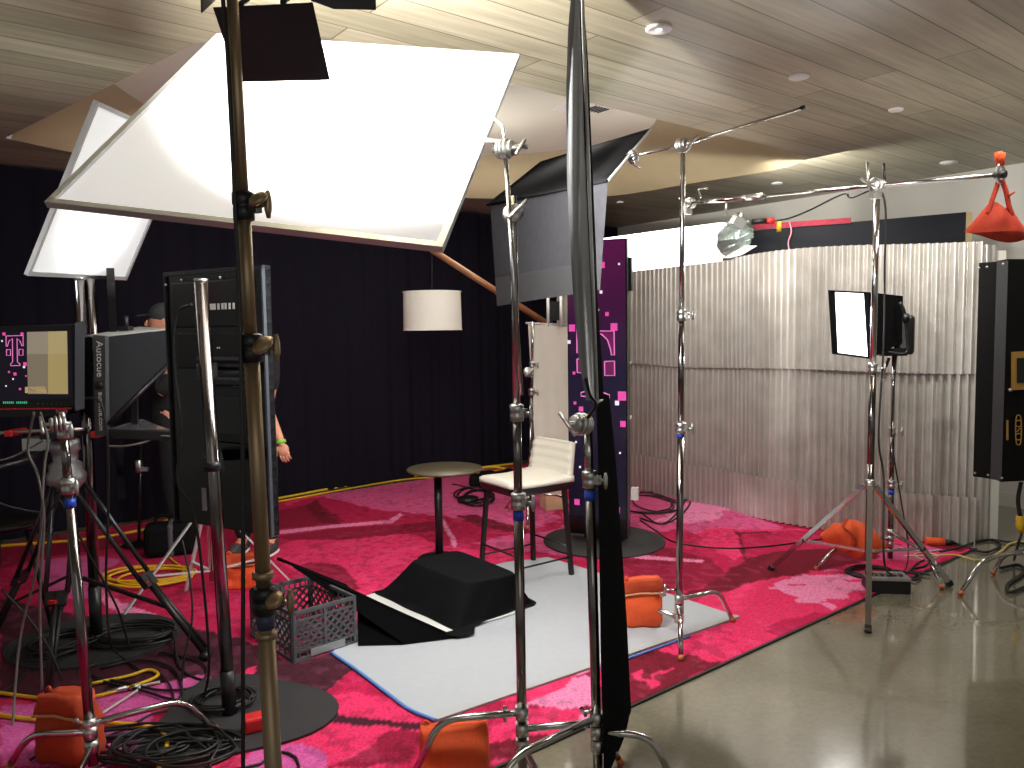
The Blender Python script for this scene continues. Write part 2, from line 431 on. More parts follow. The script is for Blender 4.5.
pats = [
 # hot pink field in the middle, wine bands behind it
 (HOT, .02, [(262, 552), (300, 540), (400, 532), (446, 547), (560, 560), (520, 600), (380, 600), (300, 575)]),
 (PK, .06, [(300, 505), (345, 488), (420, 478), (490, 470), (545, 480), (540, 500), (560, 520), (520, 535), (470, 520), (400, 512), (330, 512)]),
 (CR, .05, [(270, 520), (300, 500), (325, 498), (390, 513), (400, 522), (280, 532)]),
 (MIDW, .02, [(275, 512), (318, 504), (345, 522), (300, 528), (275, 530)]),
 (WINE, .02, [(304, 507), (318, 500), (322, 512), (340, 525), (322, 524)]),
 (MIDW, .02, [(275, 538), (330, 530), (446, 522), (446, 531), (380, 537), (340, 541), (290, 541)]),
 (MIDW, .02, [(292, 570), (310, 563), (340, 566), (362, 590), (345, 594), (320, 582)]),
 (LPK, .01, [(275, 532), (330, 526), (388, 521), (400, 514), (403, 516), (392, 524), (330, 529), (275, 536)]),
 (LPK, .01, [(440, 520), (444, 520), (458, 545), (454, 549)]),
 (WINE, .03, [(455, 516), (475, 516), (540, 533), (540, 537), (480, 528)]),
 # light area by the display and the silver wall
 (PK, .08, [(560, 500), (640, 488), (700, 498), (770, 522), (800, 535), (740, 545), (680, 530), (560, 540)]),
 (LPK, .09, [(672, 503), (700, 503), (730, 507), (722, 518), (705, 524), (655, 522), (676, 512)]),
 (PK, .05, [(560, 530), (600, 552), (560, 556), (470, 545), (500, 538)]),
 (HOT, .05, [(700, 530), (800, 530), (870, 540), (760, 552), (736, 560), (700, 545)]),
 # translucent leaf shapes on the right
 (MIDW, .02, [(618, 553), (660, 546), (710, 560), (728, 575), (700, 588), (640, 600), (606, 578)]),
 (WINE, .03, [(736, 533), (800, 532), (900, 545), (905, 553), (820, 572), (700, 598), (660, 602), (700, 590), (745, 562)]),
 (CR, .02, [(740, 535), (820, 530), (900, 545), (780, 552), (746, 560)]),
 (LPK, .01, [(616, 553), (640, 556), (704, 561), (703, 564), (640, 560), (617, 557)]),
 (HOT, .05, [(600, 648), (700, 600), (760, 582), (870, 562), (960, 548), (975, 549), (868, 592), (740, 640), (690, 652), (640, 655)]),
 (LPK, .16, [(768, 592), (785, 582), (830, 574), (868, 572), (868, 582), (850, 596), (825, 606), (798, 602), (790, 596)]),
 (PK, .12, [(868, 545), (905, 545), (950, 552), (930, 562), (880, 560)]),
 (WINE, .0, [(905, 535), (975, 546), (960, 553), (930, 548)]),
 # in front of the mat
 (WINE, .04, [(600, 690), (622, 655), (650, 652), (700, 660), (724, 664), (690, 680), (640, 712), (604, 738), (580, 750), (590, 700)]),
 (HOT, .14, [(650, 668), (668, 664), (664, 676), (650, 680)]), (HOT, .14, [(626, 672), (634, 668), (648, 690), (640, 690), (628, 682)]),
 (LPK, .02, [(526, 706), (560, 690), (592, 668), (596, 706), (560, 712)]),
 (HOT, .04, [(480, 735), (530, 708), (600, 714), (600, 730), (540, 768), (480, 768)]),
 (LPK, .02, [(560, 760), (580, 718), (604, 716), (604, 740)]),
 (WINE, .02, [(470, 750), (540, 735), (560, 745), (545, 750), (480, 765)]),
 (MIDW, .03, [(574, 680), (596, 668), (600, 690), (590, 676)]),
 # lower left: dark wine with pinks
 (CR, .02, [(0, 560), (130, 540), (262, 545), (262, 600), (290, 665), (330, 660), (300, 700), (0, 720)]), (DARK, .02, [(0, 600), (90, 618), (215, 618), (250, 645), (290, 664), (338, 654), (355, 668), (345, 690), (300, 706), (230, 702), (200, 690), (120, 705), (0, 700)]),
 ((196, 84, 140), .02, [(40, 562), (85, 556), (120, 560), (110, 600), (70, 600), (40, 590)]),
 (LPK, .02, [(105, 590), (118, 602), (174, 622), (172, 627), (120, 616), (100, 604)]),
 (CR, .02, [(110, 598), (104, 570), (150, 555), (240, 560), (260, 600), (240, 640), (180, 626), (130, 605)]),  # crimson instead of hot pink, the shade here put into the colour
 (MIDW, .03, [(0, 540), (130, 532), (190, 526), (150, 545), (60, 556), (0, 570)]),
 (HOT, .02, [(240, 675), (255, 668), (258, 690), (242, 690)]),
 (HOT, .03, [(304, 706), (352, 694), (400, 700), (424, 716), (418, 735), (366, 768), (300, 768), (320, 730)]),
 (CR, .02, [(318, 700), (355, 668), (436, 722), (430, 735), (400, 700), (352, 694)]),
 (DARK, .02, [(316, 713), (360, 718), (396, 722), (424, 726), (424, 733), (390, 729), (318, 723)]),
 (MIDW, .03, [(330, 768), (350, 762), (392, 730), (426, 736), (410, 768)]),
 ((206, 90, 158), .02, [(0, 708), (60, 704), (140, 690), (205, 676), (218, 688), (150, 712), (160, 768), (0, 768)]),
 ((206, 90, 158), .02, [(236, 772), (256, 750), (300, 746), (334, 757), (320, 780)]),
]
bump = 0
for i, (c, w, poly) in enumerate(pats):
    gp = [G(*q) for q in poly]
    if w:
        DX = (vnoise(X, Y, 14, i * 2 + 11) - .5) * w * 1.3; DY = (vnoise(X, Y, 14, i * 2 + 12) - .5) * w * 1.3
    else: DX = DY = 0
    base[in_poly_np(X + DX, Y + DY, gp)] = c
# woven dashes
dash = (vnoise(X * .8 + Y * .3, Y, 22, 90) > .66) & (vnoise(X, Y, 1.6, 91) > .42)
base[dash] = base[dash] * .86 + np.array(LPK) * .14
dash = (vnoise(X, Y, 26, 92) > .68) & (vnoise(X, Y, 1.3, 93) > .45)
base[dash] = base[dash] * .86
fr = base / 255.0; lc = np.where(fr <= 0.04045, fr / 12.92, ((fr + 0.055) / 1.055) ** 2.4)
wv = ns + 1
co = np.zeros((X.size, 3), np.float32); co[:, 0] = X.ravel(); co[:, 1] = Y.ravel(); co[:, 2] = 0.008
ii = np.arange(ntt)[:, None] * wv + np.arange(ns)[None, :]; ii = ii.ravel()
quads = np.stack([ii, ii + 1, ii + 1 + wv, ii + wv], 1)
me = bpy.data.meshes.new('carpet')
# skirt so that the carpet has an edge
nv = X.size
per = [j for j in range(wv)]
sk = co[per].copy(); sk[:, 2] = 0.0
co2 = np.concatenate([co, sk]); q2 = np.stack([np.arange(ns), nv + np.arange(ns), nv + np.arange(ns) + 1, np.arange(ns) + 1], 1)
allq = np.concatenate([quads, q2])
org = V((float(X.mean()), float(Y.mean()), 0)); co2[:, 0] -= org.x; co2[:, 1] -= org.y
me.vertices.add(len(co2)); me.vertices.foreach_set('co', co2.ravel())
me.loops.add(allq.size); me.loops.foreach_set('vertex_index', allq.ravel().astype(np.int32))
me.polygons.add(len(allq)); me.polygons.foreach_set('loop_start', (np.arange(len(allq)) * 4).astype(np.int32))
me.update(calc_edges=True); me.validate()
at = me.color_attributes.new('pattern', 'FLOAT_COLOR', 'POINT')
cc = np.ones((len(co2), 4), np.float32); cc[:nv, :3] = lc.reshape(-1, 3); cc[nv:, :3] = 0.02
at.data.foreach_set('color', cc.ravel())
m = bpy.data.materials.new('patchwork_carpet'); m.use_nodes = True; nt = m.node_tree; b = nt.nodes['Principled BSDF']
b.inputs['Roughness'].default_value = 0.95; b.inputs['Specular IOR Level'].default_value = 0.15
a = nt.nodes.new('ShaderNodeAttribute'); a.attribute_name = 'pattern'
tc = nt.nodes.new('ShaderNodeTexCoord'); n = nt.nodes.new('ShaderNodeTexNoise'); n.inputs['Scale'].default_value = 90; n.inputs['Detail'].default_value = 3
nt.links.new(tc.outputs['Object'], n.inputs['Vector'])
mr = nt.nodes.new('ShaderNodeMapRange'); mr.inputs['From Min'].default_value = .3; mr.inputs['From Max'].default_value = .7; mr.inputs['To Min'].default_value = .72; mr.inputs['To Max'].default_value = 1.22
nt.links.new(n.outputs['Fac'], mr.inputs['Value'])
vm = nt.nodes.new('ShaderNodeVectorMath'); vm.operation = 'SCALE'
nt.links.new(a.outputs['Color'], vm.inputs[0]); nt.links.new(mr.outputs['Result'], vm.inputs['Scale']); nt.links.new(vm.outputs['Vector'], b.inputs['Base Color'])
me.materials.append(m)
carpet = bpy.data.objects.new('carpet', me); carpet.location = org; COL.objects.link(carpet)
tag(carpet, 'large patchwork carpet in crimson, wine and light pink with a straight dark edge', 'carpet')
CZ = 0.008
tp = MB(); e1 = E0 + VX * 0.0
tp.prism([E0 + V((0, 0, .0)), E0 + UX * -6.6, E0 + UX * -6.6 - VX * .012, E0 - VX * .012], (0, 0, .01))
o = tp.build('edge_binding', BLACKP, None)
o.parent = carpet; o.location = V(o['_o']) - org

# ------------------------------------------------------------------ drape along the left wall
def fold(s): return .014 * math.sin(s * 21) + .008 * math.sin(s * 47 + 1.3) + .03 * math.sin(s * 5.3 + .7)
DR = mat('black_velvet_drape', rgb(28, 26, 36), 1.0, 0, 30, 0.2, 0.05, spec=.05)
o0 = CN - VX * .16
def drape(name, label, sa, sb, group):
    mb = MB()
    nu = int((sb - sa) * 45)
    mb.grid(lambda u, v: o0 - UX * lerp(sa, sb, u) - VX * (fold(lerp(sa, sb, u)) * (.6 + .4 * (1 - v))) + V((0, 0, .01 + v * 2.92)), nu, 6)
    return tag(mb.build(name, DR), label, 'curtain', group)
drape('drape', 'black floor length drape behind the big black screen on the left', 5.45, 10.3, 'black drapes along the back')
drape('drape', 'black floor length drape behind the white drum lampshade', 2.2, 5.45, 'black drapes along the back')
drape('drape', 'black floor length drape behind the white cloth strip and the tall display', .12, 2.2, 'black drapes along the back')

# ------------------------------------------------------------------ silver corrugated wall
ctrl = [G(560, 482), G(600, 485), G(645, 491), G(684, 500), G(727, 508), G(762, 519), G(805, 528), G(860, 535), G(905, 539), G(947, 542), G(972, 543)]
path = resample(smooth_path(ctrl, 10), 1200)
plen = sum((b - a).length for a, b in zip(path, path[1:]))
nrm = []
for i in range(1201):
    d = (path[min(1200, i + 6)] - path[max(0, i - 6)]).normalized(); n_ = V((d.y, -d.x, 0)); nrm.append(-n_ if n_.y > 0 else n_)
NW = int(plen / .056)
def sheet(z0, z1, off, wob, ph):
    mb = MB()
    def fn(u, v):
        i = round(u * 1200); z = lerp(z0, z1, v)
        c = .021 * math.cos(u * NW * 2 * PI + ph)
        return path[i] + nrm[i] * (off + c + wob * math.sin(u * 9 + ph) * (1 - v) + .0008 * math.sin(z * 5 + u * 37)) + V((0, 0, z + .012 * math.sin(u * 11 + ph)))
    mb.grid(fn, 1200, 6); return mb
m = bpy.data.materials.new('silver_corrugated'); m.use_nodes = True; nt = m.node_tree; b = nt.nodes['Principled BSDF']
b.inputs['Metallic'].default_value = 0.5; b.inputs['Roughness'].default_value = 0.32
tc = nt.nodes.new('ShaderNodeTexCoord'); n = nt.nodes.new('ShaderNodeTexNoise'); n.inputs['Scale'].default_value = 7; n.inputs['Detail'].default_value = 3
nt.links.new(tc.outputs['Object'], n.inputs['Vector'])
cr = nt.nodes.new('ShaderNodeValToRGB'); cr.color_ramp.elements[0].position = .3; cr.color_ramp.elements[0].color = rgb(190, 186, 179); cr.color_ramp.elements[1].position = .7; cr.color_ramp.elements[1].color = rgb(206, 202, 196)
nt.links.new(n.outputs['Fac'], cr.inputs['Fac']); nt.links.new(cr.outputs['Color'], b.inputs['Base Color'])
SILVER = m
wt = thing('corrugated_wall', 'freestanding silver corrugated wall curving behind the tall display and the small softbox', 'wall panel', V((2.4, 6.3, 0)))
WT = 2.19
sheet(.008, .36, .034, .0, 0).build('lower_sheet', SILVER, wt)
sheet(.345, 1.26, .0, .0, .8).build('middle_sheet', SILVER, wt)
sheet(1.25, WT, .024, .006, .3).build('upper_sheet', SILVER, wt)
# return at the right end and the timber stud behind
pe = path[-1]; ne = nrm[-1]; de = V((-ne.y, ne.x, 0));  de = de if de.x > 0 else -de
mb = MB(); mb.grid(lambda u, v: pe + de * (u * .16) - ne * (.02 + .1 * u * u) + ne * (.01 * math.cos(u * 5 * PI)) + V((0, 0, .0 + v * 2.16)), 30, 2)
mb.build('end_return', SILVER, wt)
mb = MB(); mb.box(pe + de * .17 - ne * .13 + V((0, 0, 1.06)), (.05, .09, 2.12)); mb.build('stud', WALLM, wt)
# black flats that show above it
b0 = P(738, 230, 7.35); b2 = P(966, 212, 6.25)
mb = MB(); za = 2.5
mb.prism([V((b0.x, b0.y, 1.7)), V((b2.x, b2.y, 1.7)), V((b2.x, b2.y, b2.z)), V((b0.x, b0.y, b2.z))], V((.03, .05, 0)))
ft = thing('black_flat', 'long black scenery flat standing up behind the silver wall', 'flat', V((b2.x, b2.y, 0)))
mb.build('panel', mat('black_board', rgb(24, 25, 30), .6, 0, 3, .15, spec=.1), ft)
mb = MB(); mb.box(V((b2.x + .03, b2.y + .03, b2.z / 2)), (.05, .05, b2.z)); mb.build('post', PALEW, ft)
mb = MB(); mb.box(V((b0.x, b0.y + .08, b2.z / 2)), (.05, .05, b2.z)); mb.build('post', PALEW, ft)
c0 = V((b0.x, b0.y, 0)); c1 = V((b2.x, b2.y, 0)); dd = (c1 - c0).normalized(); nn = V((dd.y, -dd.x, 0))
def onflat(px, py):
    return PL(px, py, c0 + nn * .012, nn)
r0 = onflat(754, 226); r1 = onflat(851, 219)
mb = MB(); mb.prism([r0 - V((0, 0, .035)), r1 - V((0, 0, .035)), r1 + V((0, 0, .012)), r0 + V((0, 0, .012))], nn * .012)
m = mat('red_patterned_tape', rgb(128, 24, 44), .8, 0, 45, .6)
tag(mb.build('red_strip', m), 'red patterned fabric strip along the top of the black flat', 'fabric strip')
q = [onflat(790, 222), onflat(792, 232), onflat(789, 242), onflat(790, 252)]
tag(MB().tube(smooth_path([p + nn * .02 for p in q], 5), .006, 6).build('ribbon', mat('pink_ribbon', rgb(220, 130, 140), .7, 0, 20, .1)), 'thin pink ribbon hanging down the black flat', 'ribbon')
# ------------------------------------------------------------------ stands
def leg_path(ax, h, foot, rad=.07):
    ax = V(ax); foot = V(foot)
    a = ax + V((0, 0, 0)); a.z = h
    k = lerp(ax, foot, .72); k.z = h - .02
    return round_rect_bend(a, k, V((foot.x, foot.y, .012)), 6, rad)
def collar_bm(c, r, d, knob_dir):
    mb = MB()
    mb.lathe([(r + .002, -.03), (r + .008, -.028), (r + .008, -.004), (r + .005, 0), (r + .009, .004), (r + .009, .026), (r + .001, .03)], c, d, 18)
    mb.box(c + knob_dir * (r + .012), (.022, .022, .03), math.atan2(knob_dir.y, knob_dir.x))
    return mb
def knob_bm(c, r, kd):
    mb = MB(); a = c + kd * (r + .02); b = c + kd * (r + .045)
    mb.cyl(a, b, .006, n=10)
    up = V((0, 0, 1)); 
    mb.tube([b - up * .028, b - up * .01, b + up * .01, b + up * .028], [.004, .008, .008, .004], 8)
    return mb
def turtle(name, label, base, top, feet, hs, joints, radii, cat='light stand', group=None, blue=None, knobdir=(.8, -.6, 0), mcol=CHROME, zbot=.06, foot=True):
    """a three legged grip stand: column of telescoping tubes with clamps, bent legs"""
    base = V((base[0], base[1], 0)); top = V(top)
    t = thing(name, label, cat, base, group)
    kd = V(knobdir).normalized()
    at = lambda z: lerp(V((base.x, base.y, zbot)), top, (z - zbot) / (top.z - zbot))
    d = (top - base).normalized()
    zs = [zbot] + joints + [top.z]
    for i in range(len(zs) - 1):
        MB().cyl(at(zs[i]), at(zs[i + 1]), radii[i], n=18).build('column' if i == 0 else 'riser', (CHROME_SHADE if mcol is CHROME and i < max(1, len(zs) - 2) else mcol), t)  # lower tubes get the shaded copy of the chrome
    for i, z in enumerate(joints):
        c = collar_bm(at(z), radii[i], d, kd).build('collar', CASTM if mcol is CHROME else BLACKM, t)
        knob_bm(at(z), radii[i], kd).build('knob', CASTM if mcol is CHROME else BRONZE, c)
    if blue: MB().cyl(at(blue - .016), at(blue + .016), radii[0] + .0015, n=18).build('band', BLUE, t)
    for f, h in zip(feet, hs):
        f = V((f[0], f[1], 0)); a = at(h)
        lp = leg_path(a, h, f)
        lg = MB().tube(lp, .0125, 12).build('leg', mcol, t)
        MB().cyl(a - d * .022, a + d * .022, radii[0] + .006, n=18).build('leg_collar', CASTM if mcol is CHROME else BLACKM, lg)
        if foot:
            p = V(lp[-1]); q = (V(lp[-2]) - p).normalized()
            MB().cyl(p - q * .006, p + q * .02, .0145, n=12).build('foot_cap', COPPER, lg)
    t['_top'] = tuple(top)
    return t, at
def grip_head(c, axis, parent, s=1.0, mm=None):
    """round gobo head: two discs on an axle with a T handle"""
    axis = V(axis).normalized(); c = V(c); mb = MB()
    for o, r, w in ((-.02, .03, .012), (-.006, .033, .010), (.008, .033, .010), (.022, .026, .014)):
        mb.lathe([(r * .85 * s, -w * .5 * s), (r * s, -w * .3 * s), (r * s, w * .3 * s), (r * .85 * s, w * .5 * s)], c + axis * o * s, axis, 20)
    mb.cyl(c - axis * .045 * s, c + axis * .05 * s, .008 * s, n=10)
    h = MB(); e = c + axis * .055 * s; u = axis.orthogonal().normalized()
    h.tube([e - u * .045 * s, e - u * .015 * s, e + u * .015 * s, e + u * .045 * s], .006 * s, 8)
    o = mb.build('grip_head', mm or CASTM, parent); h.build('handle', mm or CASTM, o)
    return o

# ---- stand holding the big light panel (in front of the mat)
bA = G(523, 783)
A, atA = turtle('grip_stand', 'tall chrome grip stand before the white mat, holding the big glowing panel', bA, P(513, 196, bA.y - .03),
    [G(410, 786), V((bA.x + .36, bA.y + .10, 0)), V((bA.x + .12, bA.y - .42, 0))], [.26, .2, .14],
    [G(522, 501).z * 0 + P(521, 500, bA.y).z, P(518, 412, bA.y).z], [.0175, .0150, .0125], blue=P(521, 514, bA.y).z)
hA = P(513, 213, bA.y - .03)
grip_head(hA, (.3, -1, .1), A)
armA0 = P(505, 148, bA.y - .08); armA1 = P(521, 395, bA.y - .07)
MB().cyl(armA0, armA1, .008, n=12).build('arm', CHROME, A)
grip_head(P(505, 149, bA.y - .08), (.9, -.45, 0), A, 1.0)
# T handle near the bottom
mb = MB(); c = P(518, 713, bA.y); k = P(505, 713, bA.y)
mb.cyl(c, k, .006, n=8); mb.tube([k + V((0, 0, .025)), k, k - V((0, 0, .03))], .007, 8); mb.build('lock_screw', CHROME, A)

# ---- big diffusion panel
big = para([(51, 203), (219, 37), (516, 58), (440, 247)], (2, 3), bA.y + .0)
def diff_mat(name, col, tr, em):
    m = bpy.data.materials.new(name); m.use_nodes = True; nt = m.node_tree
    for n in list(nt.nodes): nt.nodes.remove(n)
    out = nt.nodes.new('ShaderNodeOutputMaterial'); d = nt.nodes.new('ShaderNodeBsdfDiffuse'); t = nt.nodes.new('ShaderNodeBsdfTranslucent'); e = nt.nodes.new('ShaderNodeEmission')
    tc = nt.nodes.new('ShaderNodeTexCoord'); n = nt.nodes.new('ShaderNodeTexNoise'); n.inputs['Scale'].default_value = 3
    nt.links.new(tc.outputs['Object'], n.inputs['Vector'])
    d.inputs['Color'].default_value = col; t.inputs['Color'].default_value = col
    mx = nt.nodes.new('ShaderNodeMixShader'); mx.inputs[0].default_value = tr
    nt.links.new(d.outputs[0], mx.inputs[1]); nt.links.new(t.outputs[0], mx.inputs[2])
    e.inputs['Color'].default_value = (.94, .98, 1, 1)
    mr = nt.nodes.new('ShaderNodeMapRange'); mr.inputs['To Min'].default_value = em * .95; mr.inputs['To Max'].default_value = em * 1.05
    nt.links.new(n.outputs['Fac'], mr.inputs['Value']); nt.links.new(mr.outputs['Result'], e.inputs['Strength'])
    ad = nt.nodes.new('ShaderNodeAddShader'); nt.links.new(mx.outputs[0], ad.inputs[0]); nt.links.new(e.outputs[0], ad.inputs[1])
    nt.links.new(ad.outputs[0], out.inputs['Surface']); return m
def framed_panel(name, label, pts, fabric, fr, fw=.02):
    c = (pts[0] + pts[1] + pts[2] + pts[3]) / 4
    n = (pts[1] - pts[0]).cross(pts[3] - pts[0]).normalized()
    t = thing(name, label, 'diffusion panel', c)
    mb = MB(); ins = [p + (c - p) * .012 for p in pts]
    mb.grid(lambda u, v: lerp(lerp(ins[0], ins[3], u), lerp(ins[1], ins[2], u), v), 12, 12)
    mb.build('fabric', fabric, t)
    for i in range(4):
        a, b = pts[i], pts[(i + 1) % 4]
        e = (b - a).normalized() * fw * .5
        MB().bar(a - e, b + e, fw, fw, n).build('frame_bar', fr, t)
    return t, n, c
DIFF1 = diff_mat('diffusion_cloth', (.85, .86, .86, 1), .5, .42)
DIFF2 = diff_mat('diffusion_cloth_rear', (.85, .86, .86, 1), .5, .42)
panel, pn, pc = framed_panel('diffusion_panel', 'big square white glowing diffusion panel, tilted, at the top left of the set', big, DIFF1, FRAMEG, .022)
# spigot bracket from the panel edge to the stand
mb = MB(); m1 = lerp(big[2], big[3], .38)
mb.tube(round_rect_bend(m1, P(503, 127, armA0.y), armA0, 4, .02), .006, 8); mb.cyl(P(480, 139, armA0.y), P(528, 147, armA0.y), .008, n=10)
mb.build('bracket', CASTM, A)

# ---- rear panel
p2 = para([(28, 273), (96, 103), (182, 142), (125, 278)], (0, 3), 3.95)
panel2, pn2, pc2 = framed_panel('diffusion_panel', 'smaller white glowing diffusion panel behind and below the left end of the big panel', p2, DIFF2, FRAMEG, .02)

# ---- near bronze stand with barndoor lamp
bN = V((-.585, 1.6, 0))
topN = V((bN.x - .0, bN.y, 2.30)); topN = P(232, 8, 1.6)
xb = P(266, 700, 1.6); bN = V((xb.x + .02, 1.6, 0))
N, atN = turtle('lamp_stand', 'bronze telescopic lamp stand nearest the camera, left of the middle', bN, topN + V((0, 0, .12)),
    [V((bN.x - .45, bN.y + .1, 0)), V((bN.x + .35, bN.y + .3, 0)), V((bN.x + .2, bN.y - .45, 0))], [.36, .36, .36],
    [P(262, 600, 1.6).z, P(250, 348, 1.6).z, P(243, 206, 1.6).z], [.0185, .0160, .0135, .0115], mcol=BRONZE, knobdir=(.95, -.3, 0), foot=False)
for z in (P(263, 575, 1.6).z, P(263, 635, 1.6).z): MB().lathe([(.0185, -.008), (.0225, -.006), (.0225, .006), (.0185, .008)], atN(z), n=18).build('ring', BRONZE, N)
MB().cyl(atN(P(263, 628, 1.6).z), atN(P(263, 612, 1.6).z), .0195, n=18).build('band', mat('dark_blue_band', rgb(52, 56, 84), .5, 0, 9, .1), N)
for (px, py, s) in ((274, 600, 1), (262, 345, 1.2), (258, 199, 1)):
    c = P(px, py, 1.57); mb = MB(); mb.lathe([(.002, -.008), (.018 * s, -.006), (.022 * s, 0), (.016 * s, .007), (.003, .008)], c, V((-.35, -.6, .75)), 16); mb.build('wing_knob', BRONZE, N)
# lamp head
hc = topN + V((.05, 0.02, .36)); hc_lamp = hc
fwd = (pc - hc).normalized(); fwd = V((fwd.x, fwd.y, -.12)).normalized(); rt = fwd.cross(V((0, 0, 1))).normalized(); upv = rt.cross(fwd)
Lh = thing('barndoor_lamp', 'lamp head with black barndoors on top of the bronze stand, at the top edge', 'studio lamp', topN + V((0, 0, .12)))
Rm = Matrix((rt, fwd, upv)).transposed(); fwd_lamp = fwd
MB().box(hc - fwd * .12, (.26, .22, .24), Rm).build('housing', BLACKM, Lh, bevel=.015)
MB().lathe([(.1, 0), (.115, .01), (.115, .03), (.1, .035)], hc - fwd * .01, fwd, 28).build('lens_ring', BLACKM, Lh)
mb = MB(); mb.tube([hc - fwd * .1 - rt * .15 - upv * .0, hc - fwd * .1 - rt * .15 - upv * .24, hc - fwd * .1 + rt * .15 - upv * .24, hc - fwd * .1 + rt * .15], .008, 8); mb.cyl(hc - fwd * .1 - upv * .24, topN + V((0, 0, .1)), .012, n=10)
mb.build('yoke', BLACKM, Lh)
MB().ball(hc + fwd * .012, .06, (1, 1, .5)).build('lamp_glass', mat('lamp_hot', (1, .98, .95, 1), .3, emit=(1, .97, .92, 1), estr=6, nscale=4), Lh)
bd = [P(213, 8, 1.62), P(313, 3, 1.66), P(330, 80, 1.85), P(238, 82, 1.80)]
def door(pts):
    n = (pts[1] - pts[0]).cross(pts[2] - pts[0]).normalized(); mb = MB(); mb.prism(pts, n * .002)
    o = mb.build('barndoor', mat('black_barndoor', rgb(30, 31, 40), .6, .2, 9, .2), Lh); return o
d0 = door(bd)
mb = MB()
for u in (.3, .72): mb.tube([lerp(bd[0], bd[1], u) + V((0, -.02, -.004)), lerp(bd[0], bd[1], u) + V((.0, .0, .008)), lerp(bd[0], bd[1], u + .06) + V((0, -.01, .012))], .006, 8)
mb.build('hinge', BLACKM, d0)
door([P(200, -60, 1.5), P(216, -60, 1.58), P(216, 0, 1.6), P(202, 13, 1.5)])
door([P(312, -70, 1.66), P(376, -60, 1.85), P(376, 10, 1.85), P(334, 9, 1.72), P(312, 1, 1.66)])
door([hc + upv * .13 - rt * .12, hc + upv * .13 + rt * .12, hc + upv * .3 + fwd * .14 + rt * .16, hc + upv * .3 + fwd * .14 - rt * .16])
tag(MB().tube(smooth_path([hc - fwd * .2, P(223, -30, 1.58), P(228, 60, 1.585), P(235, 200, 1.58), P(240, 330, 1.575), P(243, 480, 1.57), P(243, 650, 1.565), P(243, 800, 1.56), V((bN.x - .06, 1.5, .25)), V((bN.x - .1, 1.35, .012))], 8), .0045, 8).build('power_cable', CABLE), 'black power cable running down the left side of the bronze stand', 'cable')

# ---- tall black flag seen edge-on with its stand
bB = G(598, 783); yB = bB.y
Bt, atB = turtle('grip_stand', 'chrome grip stand carrying the tall edge-on black flag, in front at centre right', bB, P(588, 430, yB - .02),
    [G(478, 838), G(672, 782), V((bB.x + .02, bB.y + .42, 0))], [.24, .19, .14],
    [P(590, 478, yB).z, ], [.0175, .015], blue=P(590, 494, yB).z)
hB = P(581, 424, yB - .06); grip_head(hB, (-.75, -.62, .1), Bt, 1.15)
c = P(597, 712, yB); MB().cyl(c, P(584, 712, yB - .02), .006, n=8).tube([P(581, 708, yB - .02), P(586, 716, yB - .02)], .007, 8).build('lock_screw', CHROME, Bt)
ft = thing('flag', 'tall black cloth flag seen almost edge-on, running from the ceiling down to the floor', 'flag', P(605, 600, yB - .1))
# folded satin side facing left, upper half, the light it catches put into its grey
Lx = [(574, -40), (568, 30), (566, 90), (567, 180), (572, 280), (579, 360), (586, 400)]
Rx = [(579, -40), (580, 30), (583, 90), (586, 180), (590, 280), (594, 360), (595, 400)]
LL = resample([P(x, y, yB - .14) for x, y in Lx], 40); RR = resample([P(x, y, yB - .06) for x, y in Rx], 40)
mb = MB(); mb.grid(lambda u, v: lerp(LL[round(v * 40)], RR[round(v * 40)], u) + V((0, -.012 * math.sin(u * PI) - .003 * math.sin(u * 14 + v * 9), 0)), 14, 40)
mb.build('satin_face', SILKLIT, ft)
mb = MB()
E2 = resample([P(x, y, yB + .35) for x, y in [(581, -40), (588, 60), (593, 180), (598, 300), (604, 398)]], 40)
mb.grid(lambda u, v: lerp(RR[round(v * 40)] + V((0.0, .003, 0)), E2[round(v * 40)], u), 6, 40)
mb.build('black_cloth', DUVET, ft)
mb = MB(); mb.cyl(P(581, -40, yB - .05), P(597, 402, yB - .05), .006, n=8); mb.cyl(P(597, 402, yB - .05), P(606, 398, yB + .35), .006, n=8); mb.build('frame', FRAMEG, ft)
# lower hanging flap
La = resample([P(x, y, yB - .05) for x, y in [(596, 395), (598, 470), (599, 560), (600, 660), (603, 790)]], 30)
Ra = resample([P(x, y, yB + .32) for x, y in [(609, 395), (615, 450), (622, 540), (628, 620), (633, 712)]], 30)
mb = MB(); mb.grid(lambda u, v: lerp(La[round(v * 30)], Ra[round(v * 30)], u) + V((.005 * math.sin(u * 9 + v * 1.5) * (.3 + v), .02 * math.sin(u * 7 + v * 2) * v, 0)), 16, 30)
mb.build('hanging_flap', DUVET, ft)
tz = P(596, 330, yB - .1)
mb = MB(); q = [P(586, 378, yB - .13), P(590, 395, yB - .12), P(596, 405, yB - .1), P(586, 420, yB - .07)]
mb.tube(smooth_path(q, 4), .006, 8); mb.build('tie', BLACKM, ft)

